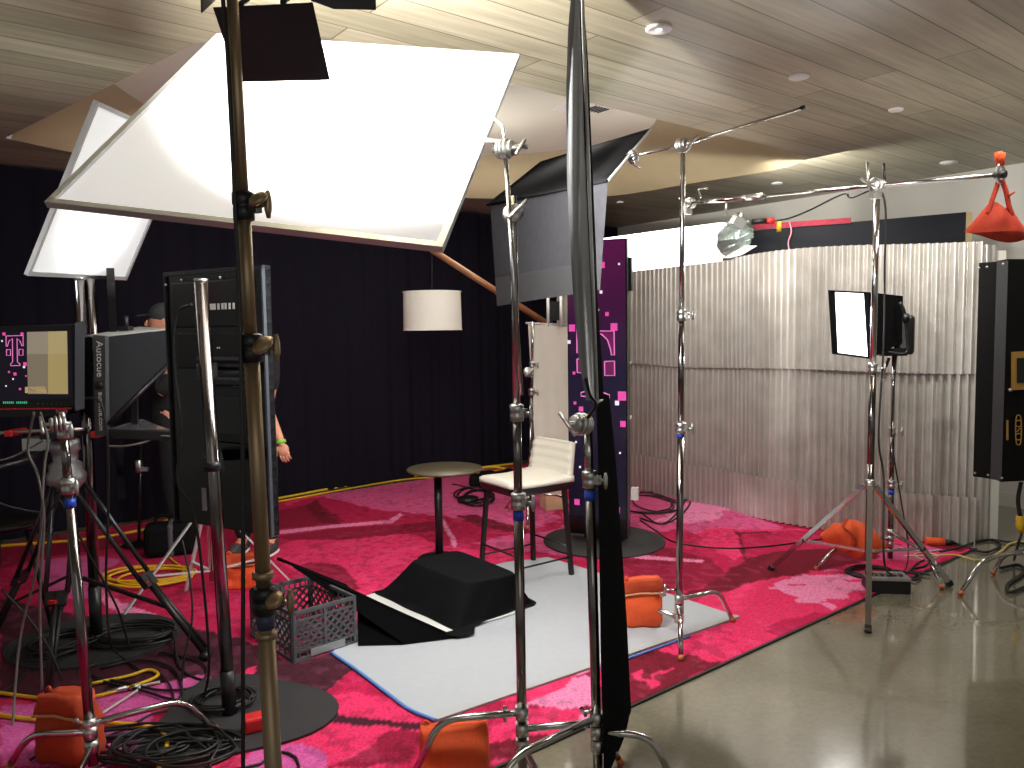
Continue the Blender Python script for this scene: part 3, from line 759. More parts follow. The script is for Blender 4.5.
# ---- stand with floppy flag
bC = G(679, 641); yC = bC.y
Cst, atC = turtle('grip_stand', 'slim chrome grip stand at the right end of the white mat', bC, P(683, 142, yC),
    [G(733, 623), G(681, 662), G(622, 612)], [.22, .17, .12], [P(677, 428, yC).z, P(681, 315, yC).z], [.0175, .0150, .0120], blue=P(677, 434, yC).z, zbot=.1)
h = P(683, 145, yC - .05); grip_head(h, (.5, -.85, 0), Cst, 1.1)
a0 = P(634, 156, 3.80); a1 = P(683, 145, 3.88); dirC = (a1 - a0).normalized()
a2 = P(801, 108, 4.1)
MB().tube([a0, a1, a2], .008, 10).build('arm', CHROME, Cst)
MB().cyl(a2, a2 + (a2 - a1).normalized() * .02, .011, n=10).build('arm_cap', BLACKP, Cst)
grip_head(P(633, 157, 3.78), (.2, -.4, -.9), Cst, .9)
mb = MB(); c = P(676, 590, yC); k = P(665, 590, yC); mb.cyl(c, k, .006, n=8); mb.tube([k + V((0, 0, .03)), k - V((0, 0, .03))], .007, 8); mb.build('lock_screw', CHROME, Cst)

fq = para([(487, 205), (541, 162), (651, 129), (608, 181)], (2, 3), 3.82)
fl_ = thing('floppy_flag', 'black floppy flag with a level top and a hanging skirt, above the white stool', 'flag', lerp(fq[0], fq[2], .5))
n_ = (fq[1] - fq[0]).cross(fq[3] - fq[0]).normalized()
mb = MB(); mb.grid(lambda u, v: lerp(lerp(fq[0], fq[3], u), lerp(fq[1], fq[2], u), v) - V((0, 0, .02 * math.sin(u * PI) * math.sin(v * PI))), 12, 12); mb.build('top_cloth', DUVET, fl_, solid=.003)
mb = MB()
for i in (0, 1, 3): mb.cyl(fq[i], fq[(i + 1) % 4], .006, n=8)
mb.build('frame', DUVET, fl_)
MB().cyl(fq[2], fq[3], .006, n=8).build('frame_end', FRAMEG, fl_)
yf = fq[0].y
s0_, s1_ = fq[0], fq[3]
bl = P(497, 306, s0_.y + .02); br_ = P(600, 290, s1_.y + .02)
mb = MB(); mb.grid(lambda u, v: lerp(lerp(s0_ + V((.02, 0, 0)), s1_, u), lerp(bl, br_, u), v) + V((0, .02 * math.sin(u * 8 + 1) * v, 0)), 20, 10)
mb.build('skirt', GREYCL, fl_)
mb = MB(); mb.grid(lambda u, v: lerp(lerp(s0_ + V((.02, 0, 0)), s1_, u), lerp(bl, br_, u), lerp(.72, 1.0, v)) + V((0, .02 * math.sin(u * 8 + 1) * lerp(.72, 1.0, v) - .008, 0)), 20, 3)
mb.build('skirt_hem', mat('dark_hem', rgb(40, 40, 42), .85, 0, 30, .15), fl_)

# ---- combo stand with long boom on the right
yD = 4.12
jD = P(871, 484, yD); bD = V((jD.x - .0, yD, 0))
fD = [G(770, 571), G(950, 586), G(868, 633)]
ctr = sum(fD, V()) / 3; bD = V((P(869, 520, ctr.y).x, ctr.y, 0)); yD = bD.y
topD = P(877, 192, yD); jz = P(870, 484, yD).z
Dst = thing('combo_stand', 'heavy chrome combo stand with straight spread legs, standing on the concrete before the silver wall', 'light stand', bD)
atD = lambda z: lerp(V((bD.x, bD.y, .22)), topD, (z - .22) / (topD.z - .22))
k1 = P(872, 368, yD).z
MB().cyl(atD(.22), atD(jz + .12), .021, n=18).build('column', CHROME_SHADE, Dst)
MB().cyl(atD(jz), atD(k1), .020, n=18).build('column', CHROME_SHADE, Dst)
MB().cyl(atD(k1), topD, .0170, n=18).build('riser', CHROME, Dst)
dD = V((0, 0, 1)); kd = V((.9, -.4, 0)).normalized()
c = collar_bm(atD(k1), .0175, dD, kd).build('collar', CASTM, Dst); knob_bm(atD(k1), .0175, kd).build('knob', CASTM, c)
MB().lathe([(.019, -.03), (.03, -.028), (.03, .02), (.022, .03)], atD(jz), n=18).build('leg_collar', CASTM, Dst)
for f in fD:
    a = atD(jz - .01); dd = (f - a); dd.z = 0; dd.normalize(); a = a + dd * .03
    lg = MB().bar(a, f + V((0, 0, .012)), .03, .026).build('leg', CHROME, Dst)
    MB().bar(lerp(a, f, .97) + V((0, 0, .016)), f + V((0, 0, .006)), .034, .03).build('foot_cap', BLACKP, lg)
    m1 = lerp(a, f, .62); MB().bar(atD(.26), m1, .02, .012).build('brace', CHROME, Dst)
    MB().box(m1, (.03, .03, .02)).build('rivet', BLACKM, lg)
# boom
bl0 = P(690, 203, 5.6); bmid = P(876, 186, yD - .06); dB = (bmid - bl0).normalized()
# right end where the sight line x=1001 meets the boom
best = min((abs((CAM + 0 * dB - CAM).length), 0) for _ in [0])
tR = 0
for k in range(400):
    p = bmid + dB * k * .005
    rel = p - CAM; pxx = 512 + F * rel.dot(Rv) / rel.dot(Fv)
    if pxx > 999: tR = k * .005; break
bend_ = bmid + dB * tR
MB().cyl(lerp(bl0, bmid, .42), bl0, .016, n=14).build('boom_outer_tube', CHROME, Dst)
MB().cyl(lerp(bl0, bmid, .38), bend_, .012, n=14).build('boom_tube', CHROME, Dst)
MB().cyl(lerp(bl0, bmid, .36), lerp(bl0, bmid, .45), .022, n=14).build('boom_collar', CASTM, Dst)
MB().cyl(bend_ - dB * .02, bend_ + dB * .03, .018, n=14).build('boom_cap', BLACKP, Dst)
grip_head(bmid + V((0, -.01, 0)), (dB.y, -dB.x, 0), Dst, 1.4)
mb = MB(); mb.box(bmid - V((0, 0, .03)), (.05, .05, .08)); mb.cyl(bmid + V((-.05, -.02, -.02)), bmid + V((-.06, -.02, .13)), .009, n=8); mb.build('boom_clamp', CASTM, Dst)
mb = MB(); mb.cyl(bmid + V((.06, .02, 0)), bmid + V((.05, .02, .13)), .008, n=8); mb.build('clamp_handle', BLACKM, Dst)
grip_head(bl0, (dB.y, -dB.x, 0), Dst, 1.2); 
mb = MB(); mb.box(bl0 - V((0, 0, .05)) - dB * .03, (.05, .06, .06), math.atan2(dB.y, dB.x)); mb.tube([bl0 + dB * .1 + V((0, 0, .03)), bl0 + dB * .08 + V((0, 0, .09)), bl0 + dB * .16 + V((0, 0, .09))], .008, 8); mb.build('end_clamp', CASTM, Dst)

# ---- long white glowing tube light under the boom
yT = 5.75
TL = thing('tube_softlight', 'long glowing white softlight along the top of the silver wall, right of the tall display', 'studio lamp', P(675, 250, yT))
lamp_m = mat('softlight_cloth', (.95, .95, .93, 1), .6, emit=(1, .97, .9, 1), estr=4.5, nscale=3)
c0 = P(560, 262, yT + .4); c1 = P(728, 241, yT - .1); ax = (c1 - c0).normalized()
mb = MB()
prof = []
nseg = 20
def ring(c, rx, rz):
    s = ax.cross(V((0, 0, 1))).normalized()
    return [c + s * rx * math.cos(2 * PI * j / nseg) + V((0, 0, 1)) * rz * math.sin(2 * PI * j / nseg) for j in range(nseg)]
rings = [ring(lerp(c0, c1, t), .10 * k, .14 * k) for t, k in ((0, .6), (.01, .9), (.03, 1), (.5, 1), (.97, 1), (1, .9))]
vs = [p for r in rings for p in r]; fs = []
for i in range(len(rings) - 1):
    for j in range(nseg): fs.append((i * nseg + j, i * nseg + (j + 1) % nseg, (i + 1) * nseg + (j + 1) % nseg, (i + 1) * nseg + j))
fs.append(tuple(range(nseg))[::-1]); fs.append(tuple(range((len(rings) - 1) * nseg, len(rings) * nseg)))
mb.add(vs, fs, 0, True); mb.build('glowing_sleeve', lamp_m, TL)
CRINK = mat('crinkled_silver_foil', rgb(176, 190, 186), .3, .7, 25, .3, .8)
mb = MB(); rings = [ring(lerp(c0, c1, 1.0) + ax * o + V((0, 0, dz)), .10 * k, .125 * k) for o, k, dz in ((-.06, 1.03, 0), (.02, 1.06, 0), (.09, .9, .01), (.15, .5, .02), (.17, .2, .03))]
rs = random.Random(4)
vs = [p + V((rs.uniform(-.012, .012), rs.uniform(-.012, .012), rs.uniform(-.012, .012))) for r in rings for p in r]; fs = []
for i in range(len(rings) - 1):
    for j in range(nseg): fs.append((i * nseg + j, i * nseg + (j + 1) % nseg, (i + 1) * nseg + (j + 1) % nseg, (i + 1) * nseg + j))
fs.append(tuple(range((len(rings) - 1) * nseg, len(rings) * nseg)))
mb.add(vs, fs); mb.build('foil_end', CRINK, TL)
mb = MB(); mb.prism([P(722, 258, yT - .16), P(746, 246, yT - .2), P(757, 246, yT - .2), P(742, 255, yT - .2), P(730, 258, yT - .2)], V((0, .01, .004))); mb.build('end_flap', WHITEP, TL)
mb = MB(); e = P(738, 222, yT - .2); mb.box(e, (.09, .06, .07), Euler((.3, .5, .4)).to_matrix()); mb.cyl(e, e + V((.02, 0, .06)), .025, n=12); mb.cyl(e, P(752, 222, yT - .2), .012, n=10)
mb.build('socket', CASTM, TL)
mb = MB(); on = bl0 + dB * .33; mb.tube([on, on + V((0, 0, -.1)), e + V((0, 0, .05))], .007, 8); mb.build('hanger', CASTM, TL)
mb = MB(); mb.cyl(P(752, 222, yT - .2), P(766, 221, yT - .2), .02, n=12); mb.build('plug', BLACKP, TL)
mb = MB(); mb.cyl(P(766, 221, yT - .2), P(774, 221, yT - .2), .022, n=12); mb.build('red_plug', RED, TL)
mb = MB(); y0 = P(779, 226, yT - .2); mb.cyl(y0 + V((0, 0, .03)), y0 - V((0, 0, .04)), .016, n=10); mb.build('yellow_tag', YELLOW, TL)
tag(MB().tube(smooth_path([P(774, 221, yT - .2), P(790, 218, yT - .22), P(810, 210, yT - .5), P(843, 194, 4.7), bmid + V((-.05, .2, -.03)), bmid + V((.03, -.02, -.05)), atD(1.9) + V((.05, -.01, 0)), atD(1.5) + V((.06, 0, 0)), atD(.95) + V((.03, -.03, 0)), atD(.7) + V((.07, -.02, 0)), G(884, 560, .3), G(893, 576, .05)], 8), .006, 8).build('power_cable', CABLE),
    'black cable running along the boom and down the combo stand', 'cable')

# ---- small softbox on its own grip stand
bE = G(890, 561); yE = bE.y
Est, atE = turtle('grip_stand', 'chrome grip stand under the small softbox, close to the silver wall', bE, P(894, 350, yE), [G(942, 590), G(815, 571), V((bE.x + .1, bE.y + .35, 0))], [.2, .16, .12],
    [P(889, 484, yE).z, P(891, 431, yE).z], [.0175, .015, .011], blue=P(889, 492, yE).z, zbot=.02)
SB = thing('softbox', 'small black softbox with glowing white front, before the silver wall', 'studio lamp', P(893, 352, yE))
ys = yE - .1
fr4 = [P(828, 290, ys - .3), P(869, 293, ys - .42), P(871, 359, ys - .42), P(833, 354, ys - .3)]
fr4 = [P(828, 290, ys - .02), P(868, 292, ys - .16), P(870, 359, ys - .16), P(832, 354, ys - .02)]
back = [P(884, 294, ys + .18), P(903, 296, ys + .08), P(903, 342, ys + .08), P(886, 340, ys + .18)]
nf = -(fr4[1] - fr4[0]).cross(fr4[3] - fr4[0]).normalized()
if nf.y > 0: nf = -nf
mb = MB()
hood = [p + nf * .0 for p in fr4]
cen = sum(fr4, V()) / 4
ins = [p + (cen - p) * .06 - nf * .02 for p in fr4]; ins[0] = ins[0] + (ins[1] - ins[0]) * .14; ins[3] = ins[3] + (ins[2] - ins[3]) * .12; ins[1] = ins[1] + (ins[0] - ins[1]) * .12; ins[2] = ins[2] + (ins[3] - ins[2]) * .06
mb.add(fr4 + back, [(0, 1, 5, 4), (1, 2, 6, 5), (2, 3, 7, 6), (3, 0, 4, 7), (4, 5, 6, 7)])
mb.build('black_cover', DUVET, SB)
mb = MB(); mb.add(fr4 + ins, [(0, 1, 5, 4), (1, 2, 6, 5), (2, 3, 7, 6), (3, 0, 4, 7)]); mb.build('lip', DUVET, SB)
MB().poly(ins).build('white_front', mat('softbox_front', (.95, .95, .95, 1), .6, emit=(1, .99, .96, 1), estr=5, nscale=4), SB)
hb = P(900, 335, ys + .13)
mb = MB(); mb.box(hb + V((.03, 0, -.0)), (.12, .14, .26), -.5); mb.build('lamp_head', BLACKP, SB, bevel=.02)
mb = MB(); mb.tube(smooth_path([P(900, 302, ys), P(905, 316, ys), P(908, 345, ys), P(904, 354, ys), P(884, 352, ys)], 5), .012, 8); mb.box(P(893, 352, ys + .05), (.16, .06, .05)); mb.build('yoke', BLACKM, SB)
mb = MB(); k = P(906, 318, ys - .02); mb.lathe([(.01, -.02), (.03, -.015), (.03, .015), (.01, .02)], k, V((1, -.3, 0)), 14); mb.build('tilt_knob', BLACKP, SB)
mb = MB(); k = P(889, 358, ys + .05); mb.cyl(P(894, 351, ys + .08), P(894, 366, yE), .014, n=10); mb.cyl(k, k + V((-.02, 0, -.06)), .01, n=8); mb.build('spigot_lock', BLACKM, SB)
tag(MB().tube(smooth_path([P(897, 350, yE - .04), P(893, 400, yE - .06), P(892, 440, yE - .05), P(901, 500, yE - .05), P(908, 545, yE - .1), G(905, 570, .008), G(890, 575, .008)], 8), .005, 8).build('power_cable', CABLE), 'thin black cable hanging from the small softbox to the floor', 'cable')

# ---- big black light panel (back side) at the right edge with stand
bF = G(1034, 583); yF = bF.y
Fst, atF = turtle('grip_stand', 'chrome grip stand at the right edge under the black gold-marked case', bF, V((bF.x, bF.y, .75)), [G(960, 596), G(993, 575), V((bF.x + .4, bF.y - .1, 0))], [.22, .18, .14], [.5], [.0175, .015])
z0, z1 = P(985, 478, yF).z, P(985, 262, yF).z
lx0 = P(976, 370, yF + .05); lx1 = P(1004, 370, yF - .08); 
w = V((.85, -.05, 0)).normalized(); 
K = thing('light_case', 'tall flat black case with a gold control plate and gold emblem, at the right edge', 'studio lamp', V((lx1.x + .2, yF, z0)))
mb = MB(); mb.prism([V((lx0.x, lx0.y, z0)), V((lx1.x, lx1.y, z0)), V((lx1.x, lx1.y, z1)), V((lx0.x, lx0.y, z1))], V((.62, 1.0, 0)) * .1); mb.build('side_panel', CASEB, K, bevel=.004)
l2 = V((lx1.x + .62, lx1.y + .08, 0))
mb = MB(); mb.prism([V((lx1.x, lx1.y, z0 - .01)), V((l2.x, l2.y, z0 - .01)), V((l2.x, l2.y, z1 + .01)), V((lx1.x, lx1.y, z1 + .01))], V((.02, .14, 0))); mb.build('back_panel', CASEB, K, bevel=.004)
sa = P(993, 370, yF - .03); 
mb = MB(); mb.prism([V((lerp(lx0, lx1, .62).x, lerp(lx0, lx1, .62).y - .004, z0)), V((lx1.x, lx1.y - .004, z0)), V((lx1.x, lx1.y - .004, z1)), V((lerp(lx0, lx1, .62).x, lerp(lx0, lx1, .62).y - .004, z1))], V((0, -.004, 0))); mb.build('edge_strip', mat('dark_grey_strip', rgb(58, 60, 62), .5, 0, 10, .15), K)
bn = V((.08, -.62, 0)).normalized(); bo = lx1 + bn * .004
def onK(px, py, o=.0): return PL(px, py, bo + bn * o, bn)
mb = MB()
q = [onK(1011, 352), onK(1050, 350), onK(1050, 388), onK(1011, 390)]; mb.prism(q, bn * .012); g = mb.build('gold_plate', GOLD, K)
q = [onK(1017, 358, .013), onK(1046, 357, .013), onK(1046, 382, .013), onK(1017, 383, .013)]; MB().prism(q, bn * .006).build('display', GLOSSB, g)
q = [onK(1006, 420), onK(1008, 420), onK(1008, 440), onK(1006, 440)]; MB().prism(q, bn * .004).build('gold_tag', GOLD, K)
ce = onK(1018.5, 430, .002); rx = onK(1024.5, 430, .002) - ce; rz = onK(1018.5, 415, .002) - ce
mb = MB(); pts = []
for j in range(41):
    an = 2 * PI * j / 40; cx, sz = math.cos(an), math.sin(an)
    pts.append(ce + rx * .5 * (abs(cx) ** .6 * (1 if cx > 0 else -1)) + rz * (abs(sz) ** .8 * (1 if sz > 0 else -1)))
mb.tube(pts, .003, 6)
Mx = basis(ce + bn * .003, rz.normalized(), -rx.normalized(), bn)
vs, fs = text_geo('OSO', .062, Mx); mb.add(vs, fs)
lab(mb.build('emblem', GOLD, K), 'gold oval emblem with letters running up the case')
mb = MB()
for (px, py) in ((979, 268), (987, 267), (1003, 264), (975, 473), (988, 475), (1002, 478)): mb.ball(P(px, py, yF - .09), .007, nu=8, nv=6)
mb.build('corner_screws', CASTM, K)
mb = MB(); k = onK(1010, 390, .01); mb.ball(k, .012, nu=10, nv=6); mb.build('knob', CASTM, K)
mb = MB(); mb.cyl(V((bF.x, bF.y, .7)), V((bF.x, bF.y, z0 + .05)), .02, n=12); mb.build('mount', BLACKM, K)
# ------------------------------------------------------------------ white mat, board, covered box, crate
mz = CZ + .006
mp_ = [G(331, 653, mz), G(356, 670, mz), G(385, 692, mz), G(408, 709, mz), G(436, 721, mz), G(740, 617, mz), G(680, 597, mz), G(600, 573, mz), G(548, 557, mz), G(505, 562, mz), G(400, 590, mz)]
MATM = mat('white_mat_board', rgb(176, 180, 186), .75, 0, 25, .05, .06)
mt = thing('floor_mat', 'large pale grey-white mat with a blue left edge lying on the carpet', 'mat', G(500, 620, CZ))
mb = MB(); mb.prism([p - V((0, 0, .005)) for p in mp_], (0, 0, .005)); mb.build('sheet', MATM, mt)
mb = MB(); mb.tube([p + V((0, 0, .002)) for p in smooth_path(mp_[:5], 5)], .008, 8); mb.build('blue_edging', mat('blue_edging', rgb(84, 130, 200), .6, 0, 15, .1), mt); MB().tube([G(600, 668, mz), G(660, 647, mz), G(690, 636, mz)], .006, 8).build('blue_edging', mat('blue_edging', rgb(84, 130, 200)), mt)
ea = (mp_[5] - mp_[4]).normalized(); en = V((-ea.y, ea.x, 0))
mb = MB(); mb.prism([mp_[4] + V((0, 0, .003)), mp_[5] + V((0, 0, .003)), mp_[5] + en * .03 + V((0, 0, .003)), mp_[4] + en * .03 + V((0, 0, .003))], (0, 0, .002)); mb.build('edge_strip', mat('grey_edge', rgb(176, 178, 176), .6, 0, 15, .05), mt)

# white board under the cloth
q = [G(364, 597, mz + .006), G(447, 634, mz + .006), G(520, 612, mz + .006), G(440, 575, mz + .006)]
mb = MB(); mb.prism(q, (0, 0, .006)); tag(mb.build('foam_board', WHITEP), 'white foam board lying under the black cloth covered box', 'board')
# black leaning panel, its low sheet on the mat stands in for shadow
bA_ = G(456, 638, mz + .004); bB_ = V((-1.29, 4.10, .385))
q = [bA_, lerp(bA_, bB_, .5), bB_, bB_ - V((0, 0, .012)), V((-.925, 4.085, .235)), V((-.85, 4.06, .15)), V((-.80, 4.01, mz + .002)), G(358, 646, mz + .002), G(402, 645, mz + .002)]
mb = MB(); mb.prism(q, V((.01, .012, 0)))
bp = mb.build('foam_board', mat('black_board_and_shadow', rgb(7, 7, 8), .9, 0, 12, .2, spec=.05), None)
tag(bp, 'black foam panel slanting from the milk crate, with a dark sheet for its shadow', 'board')
# covered box
def dr(mb_, rings, k=1):
    n = len(rings[0]); vs = [p for r in rings for p in r]; fs = []
    for i in range(len(rings) - 1):
        for j in range(n): fs.append((i * n + j, i * n + (j + 1) % n, (i + 1) * n + (j + 1) % n, (i + 1) * n + j))
    fs.append(tuple(range(n))[::-1]); mb_.add(vs, fs, 0, True)
def ringq(q, n=12, rnd=0.0, ripple=0.0, ph=0):
    out = []; c = sum(q, V()) / 4
    for i in range(4):
        for j in range(n):
            t = j / n; p = lerp(q[i], q[(i + 1) % 4], t)
            e = abs(t - .5) * 2
            p = p + (c - p) * rnd * (e ** 6)
            d = (p - c); d.z = 0; d.normalize()
            p = p + d * ripple * math.sin((i * n + j) * 1.1 + ph)
            out.append(p)
    return out
zt = .262
tq = [G(466, 583, zt), G(519, 573, zt), G(457, 549, zt), G(409, 560, zt)]
bq = [G(457, 632, .02), G(534, 604, .02), G(470, 570, .02), G(375, 594, .02)]
lift = lambda q, z: [V((p.x, p.y, z)) for p in q]
mb = MB()
midq = [lerp(a, b, .42) for a, b in zip(tq, bq)]; mid2 = [lerp(a, b, .80) for a, b in zip(tq, bq)]
c0 = sum(tq, V()) / 4
topin = [lerp(p, c0, .9) + V((0, 0, .002)) for p in tq]
dr(mb, [ringq(topin, rnd=.1), ringq([lerp(p, c0, .12) for p in tq], rnd=.12), ringq([lerp(p, c0, .03) for p in tq], rnd=.06), ringq([p - V((0, 0, .006)) for p in tq], rnd=.06),
        ringq(lift([lerp(a, b, .16) for a, b in zip(tq, bq)], .225), rnd=.1, ripple=.006), ringq(lift(midq, .155), rnd=.08, ripple=.012, ph=1), ringq(lift(mid2, .065), rnd=.02, ripple=.012, ph=2),
        ringq(lift(bq, .026), ripple=.004), ringq(lift([lerp(c0, p, 1.06) for p in bq], .024), ripple=.006)])
tag(mb.build('covered_box', DUVET, subd=1), 'box under a draped black cloth in front of the round table', 'box')
mb = MB(); q = [G(440, 634, .03), G(458, 637, .03), G(474, 634, .03), G(475, 627, .03), G(455, 630, .03)]; mb.prism(q, (0, 0, .002))
tag(mb.build('gaffer_tape', DUVET), 'strip of black tape at the front corner of the cloth covered box', 'tape')

# milk crate
kz = .25
k0, k1, k2 = V((-1.075, 3.735, CZ)), V((-.805, 3.97, CZ)), V((-1.39, 4.10, CZ))
k0 = G(294, 663, CZ); k1 = k0 + V((.255, .225, 0)); k2 = k0 + V((-.315, .335, 0)); k3 = k1 + (k2 - k0)
ck = thing('milk_crate', 'grey plastic milk crate with lattice sides standing on the wine coloured carpet', 'crate', (k0 + k3) / 2)
def crate_side(a, b, name):
    d = (b - a); L = d.length; d.normalize(); inn_ = V((-d.y, d.x, 0))
    z = V((0, 0, 1)); mb = MB()
    pt = lambda u, h: a + d * u + z * h
    t = .008
    for h, w in ((.008, .016), (.05, .010), (.2, .010), (.235, .012), (kz - .008, .016)): mb.bar(pt(0, h), pt(L, h), .014 if w > .015 else .009, w, z)
    for u in (.006, L * .5, L - .006): mb.bar(pt(u, 0), pt(u, kz), .014, .014, d)
    n = 7 if L < .4 else 9
    st = (L - .03) / n
    for i in range(-4, n + 1):
        for s in (1, -1):
            ua, ub = .015 + i * st, .015 + i * st + .15
            if s < 0: ua, ub = ub, ua
            ha, hb_ = .05, .2
            # clip to the panel
            lo, hi = .006, L - .006
            def cl(u0, h0, u1, h1):
                if u0 < lo: h0 += (h1 - h0) * (lo - u0) / (u1 - u0); u0 = lo
                if u0 > hi: h0 += (h1 - h0) * (hi - u0) / (u1 - u0); u0 = hi
                return u0, h0
            if (ua < lo and ub < lo) or (ua > hi and ub > hi): continue
            A1 = cl(ua, ha, ub, hb_); B1 = cl(ub, hb_, ua, ha)
            if abs(A1[0] - B1[0]) < .01: continue
            mb.bar(pt(*A1), pt(*B1), .007, .010, z)
    for u in np.linspace(.03, L - .03, 10): mb.bar(pt(u, .2), pt(u, .235), .006, .006, d)
    for u in np.linspace(.03, L - .03, 8): mb.bar(pt(u, .008), pt(u, .05), .006, .006, d)
    return mb.build(name, GREYPL, ck)
crate_side(k0, k1, 'side_panel'); crate_side(k2, k0, 'side_panel'); crate_side(k1, k3, 'side_panel'); crate_side(k3, k2, 'side_panel')
mb = MB()
ea, eb = k1 - k0, k2 - k0
for i in range(9): mb.bar(k0 + ea * (i / 8) + V((0, 0, .01)), k0 + ea * (i / 8) + eb + V((0, 0, .01)), .008, .006)
for i in range(9): mb.bar(k0 + eb * (i / 8) + V((0, 0, .01)), k0 + eb * (i / 8) + ea + V((0, 0, .01)), .008, .006)
mb.build('bottom_grid', GREYPL, ck)
mb = MB(); d = ea.normalized(); o = V((d.y, -d.x, 0)) * .012; mb.prism([k0 + ea * .25 + o + V((0, 0, .012)), k0 + ea * .8 + o + V((0, 0, .012)), k0 + ea * .8 + o + V((0, 0, .048)), k0 + ea * .25 + o + V((0, 0, .048))], -o * .3)
mb.build('name_plate', mat('grey_plate', rgb(140, 142, 146), .5, 0, 12, .1), ck)

# ------------------------------------------------------------------ stool, table, lamp, cloth
sb = V((.130, 5.22, 0)); sn = V((.368, 4.89, 0)); fw = V((-.81, -.58, 0)).normalized(); sd = (sn - sb).normalized()
sc = (sb + sn) / 2 + fw * .2
ST = thing('counter_stool', 'cream upholstered counter stool with low back and black legs', 'stool', sc)
zf = mz
feet = {'bl': sb, 'bn': sn, 'fl': sb + fw * .43, 'fn': sn + fw * .43}
tops = {}
for k, f in feet.items():
    tp = f + (sc - f) * .16; tops[k] = V((tp.x, tp.y, .60))
    mb = MB(); mb.bar(V((f.x, f.y, zf)), tops[k], .026, .026, fw); mb.build('leg', BLACKM, ST)
def stp(k, z): f = feet[k]; return lerp(V((f.x, f.y, 0)), tops[k], z / .6)
for a, b, z in (('fl', 'fn', .2), ('fn', 'bn', .13), ('bl', 'bn', .2), ('fl', 'bl', .13)): MB().cyl(stp(a, z), stp(b, z), .006, n=10).build('stretcher', BLACKM, ST)
wS = .44; lS = .47
mb = MB()
def seatp(u, v, z):
    # u along width -1..1, v along depth -1 (back) .. 1 (front), rounded front
    w = wS / 2 * (1 - .12 * max(0, v) ** 2)
    if v > .6: w *= math.sqrt(max(0.0, 1 - ((v - .6) / .52) ** 2)) * .35 + .65
    return sc + fw * (v * lS / 2 + .02) + sd * (u * w) + V((0, 0, z))
N1 = 12
mb.grid(lambda u, v: seatp(u * 2 - 1, v * 2 - 1, .655 + .012 * (1 - (u * 2 - 1) ** 4) + .008 * math.cos(v * 6) - .012 * max(0, v * 2 - 1.4)), N1, N1)
mb.grid(lambda u, v: seatp(u * 2 - 1, v * 2 - 1, .625), N1, N1)
edge = [(-1 + 2 * i / N1, -1) for i in range(N1)] + [(1, -1 + 2 * i / N1) for i in range(N1)] + [(1 - 2 * i / N1, 1) for i in range(N1)] + [(-1, 1 - 2 * i / N1) for i in range(N1)]
hz = lambda u, v: .655 + .012 * (1 - u ** 4) + .008 * math.cos((v + 1) * 3) - .012 * max(0, v - .4)
n = len(edge); vs = [seatp(u, v, hz(u, v)) for u, v in edge] + [seatp(u * 1.01, v, .64) for u, v in edge] + [seatp(u, v, .625) for u, v in edge]
mb.add(vs, [(i, (i + 1) % n, n + (i + 1) % n, n + i) for i in range(n)] + [(n + i, n + (i + 1) % n, 2 * n + (i + 1) % n, 2 * n + i) for i in range(n)], 0, True)
mb.build('seat', CREAM, ST)
mb = MB(); vs = [seatp(u, v, .625) for u, v in edge] + [seatp(u * .98, v * .97, .60) for u, v in edge] + [seatp(u * .85, v * .88, .572) for u, v in edge]
mb.add(vs, [(i, (i + 1) % n, n + (i + 1) % n, n + i) for i in range(n)] + [(n + i, n + (i + 1) % n, 2 * n + (i + 1) % n, 2 * n + i) for i in range(n)] + [tuple(range(2 * n, 3 * n))], 0, True); mb.build('seat_shell', BLACKP, ST)
def backp(u, v, o):
    b = sc - fw * (lS / 2 - .025) + sd * (u * wS / 2 * (.98 - .08 * v)) + V((0, 0, .645 + v * .225)) - fw * (.04 * v + .02 * (1 - u * u)) + fw * .02
    return b + fw * (o + .0035 * math.sin(v * 8 * PI) * (1 if o > 0 else 0))
mb = MB(); mb.grid(lambda u, v: backp(u * 2 - 1, v, .018), 12, 48); mb.grid(lambda u, v: backp(u * 2 - 1, v, -.018), 12, 48)
mb.grid(lambda u, v: backp(-1, v, (u - .5) * .036), 2, 48); mb.grid(lambda u, v: backp(1, v, (u - .5) * .036), 2, 48); mb.grid(lambda u, v: backp(u * 2 - 1, 1, (v - .5) * .036), 12, 2)
mb.build('backrest', CREAM, ST)
for k, s in (('bl', -1), ('bn', 1)): 
    mb = MB(); mb.bar(tops[k], sc - fw * (lS / 2 + .03) + sd * (s * .17) + V((0, 0, .75)), .02, .012, fw); mb.build('back_post', BLACKM, ST)

tc_ = V((-.475, 5.3, 0)); tc_.z = 0
TB = thing('round_table', 'small round olive topped pedestal table left of the cream stool', 'table', tc_)
zt_ = P(443, 468, 5.3).z
MB().lathe([(.02, -.022), (.245, -.020), (.262, -.012), (.264, -.004), (.26, 0), (.01, 0.0)], tc_ + V((0, 0, zt_)), n=48).build('tabletop', OLIVE, TB)
MB().cyl(tc_ + V((-.05, 0, .02)), tc_ + V((-.05, 0, zt_ - .02)), .028, n=20).build('column', BLACKM, TB)
MB().lathe([(.15, 0), (.155, .006), (.145, .012), (.03, .022)], tc_ + V((-.05, 0, CZ)), n=40).build('base', BLACKM, TB)

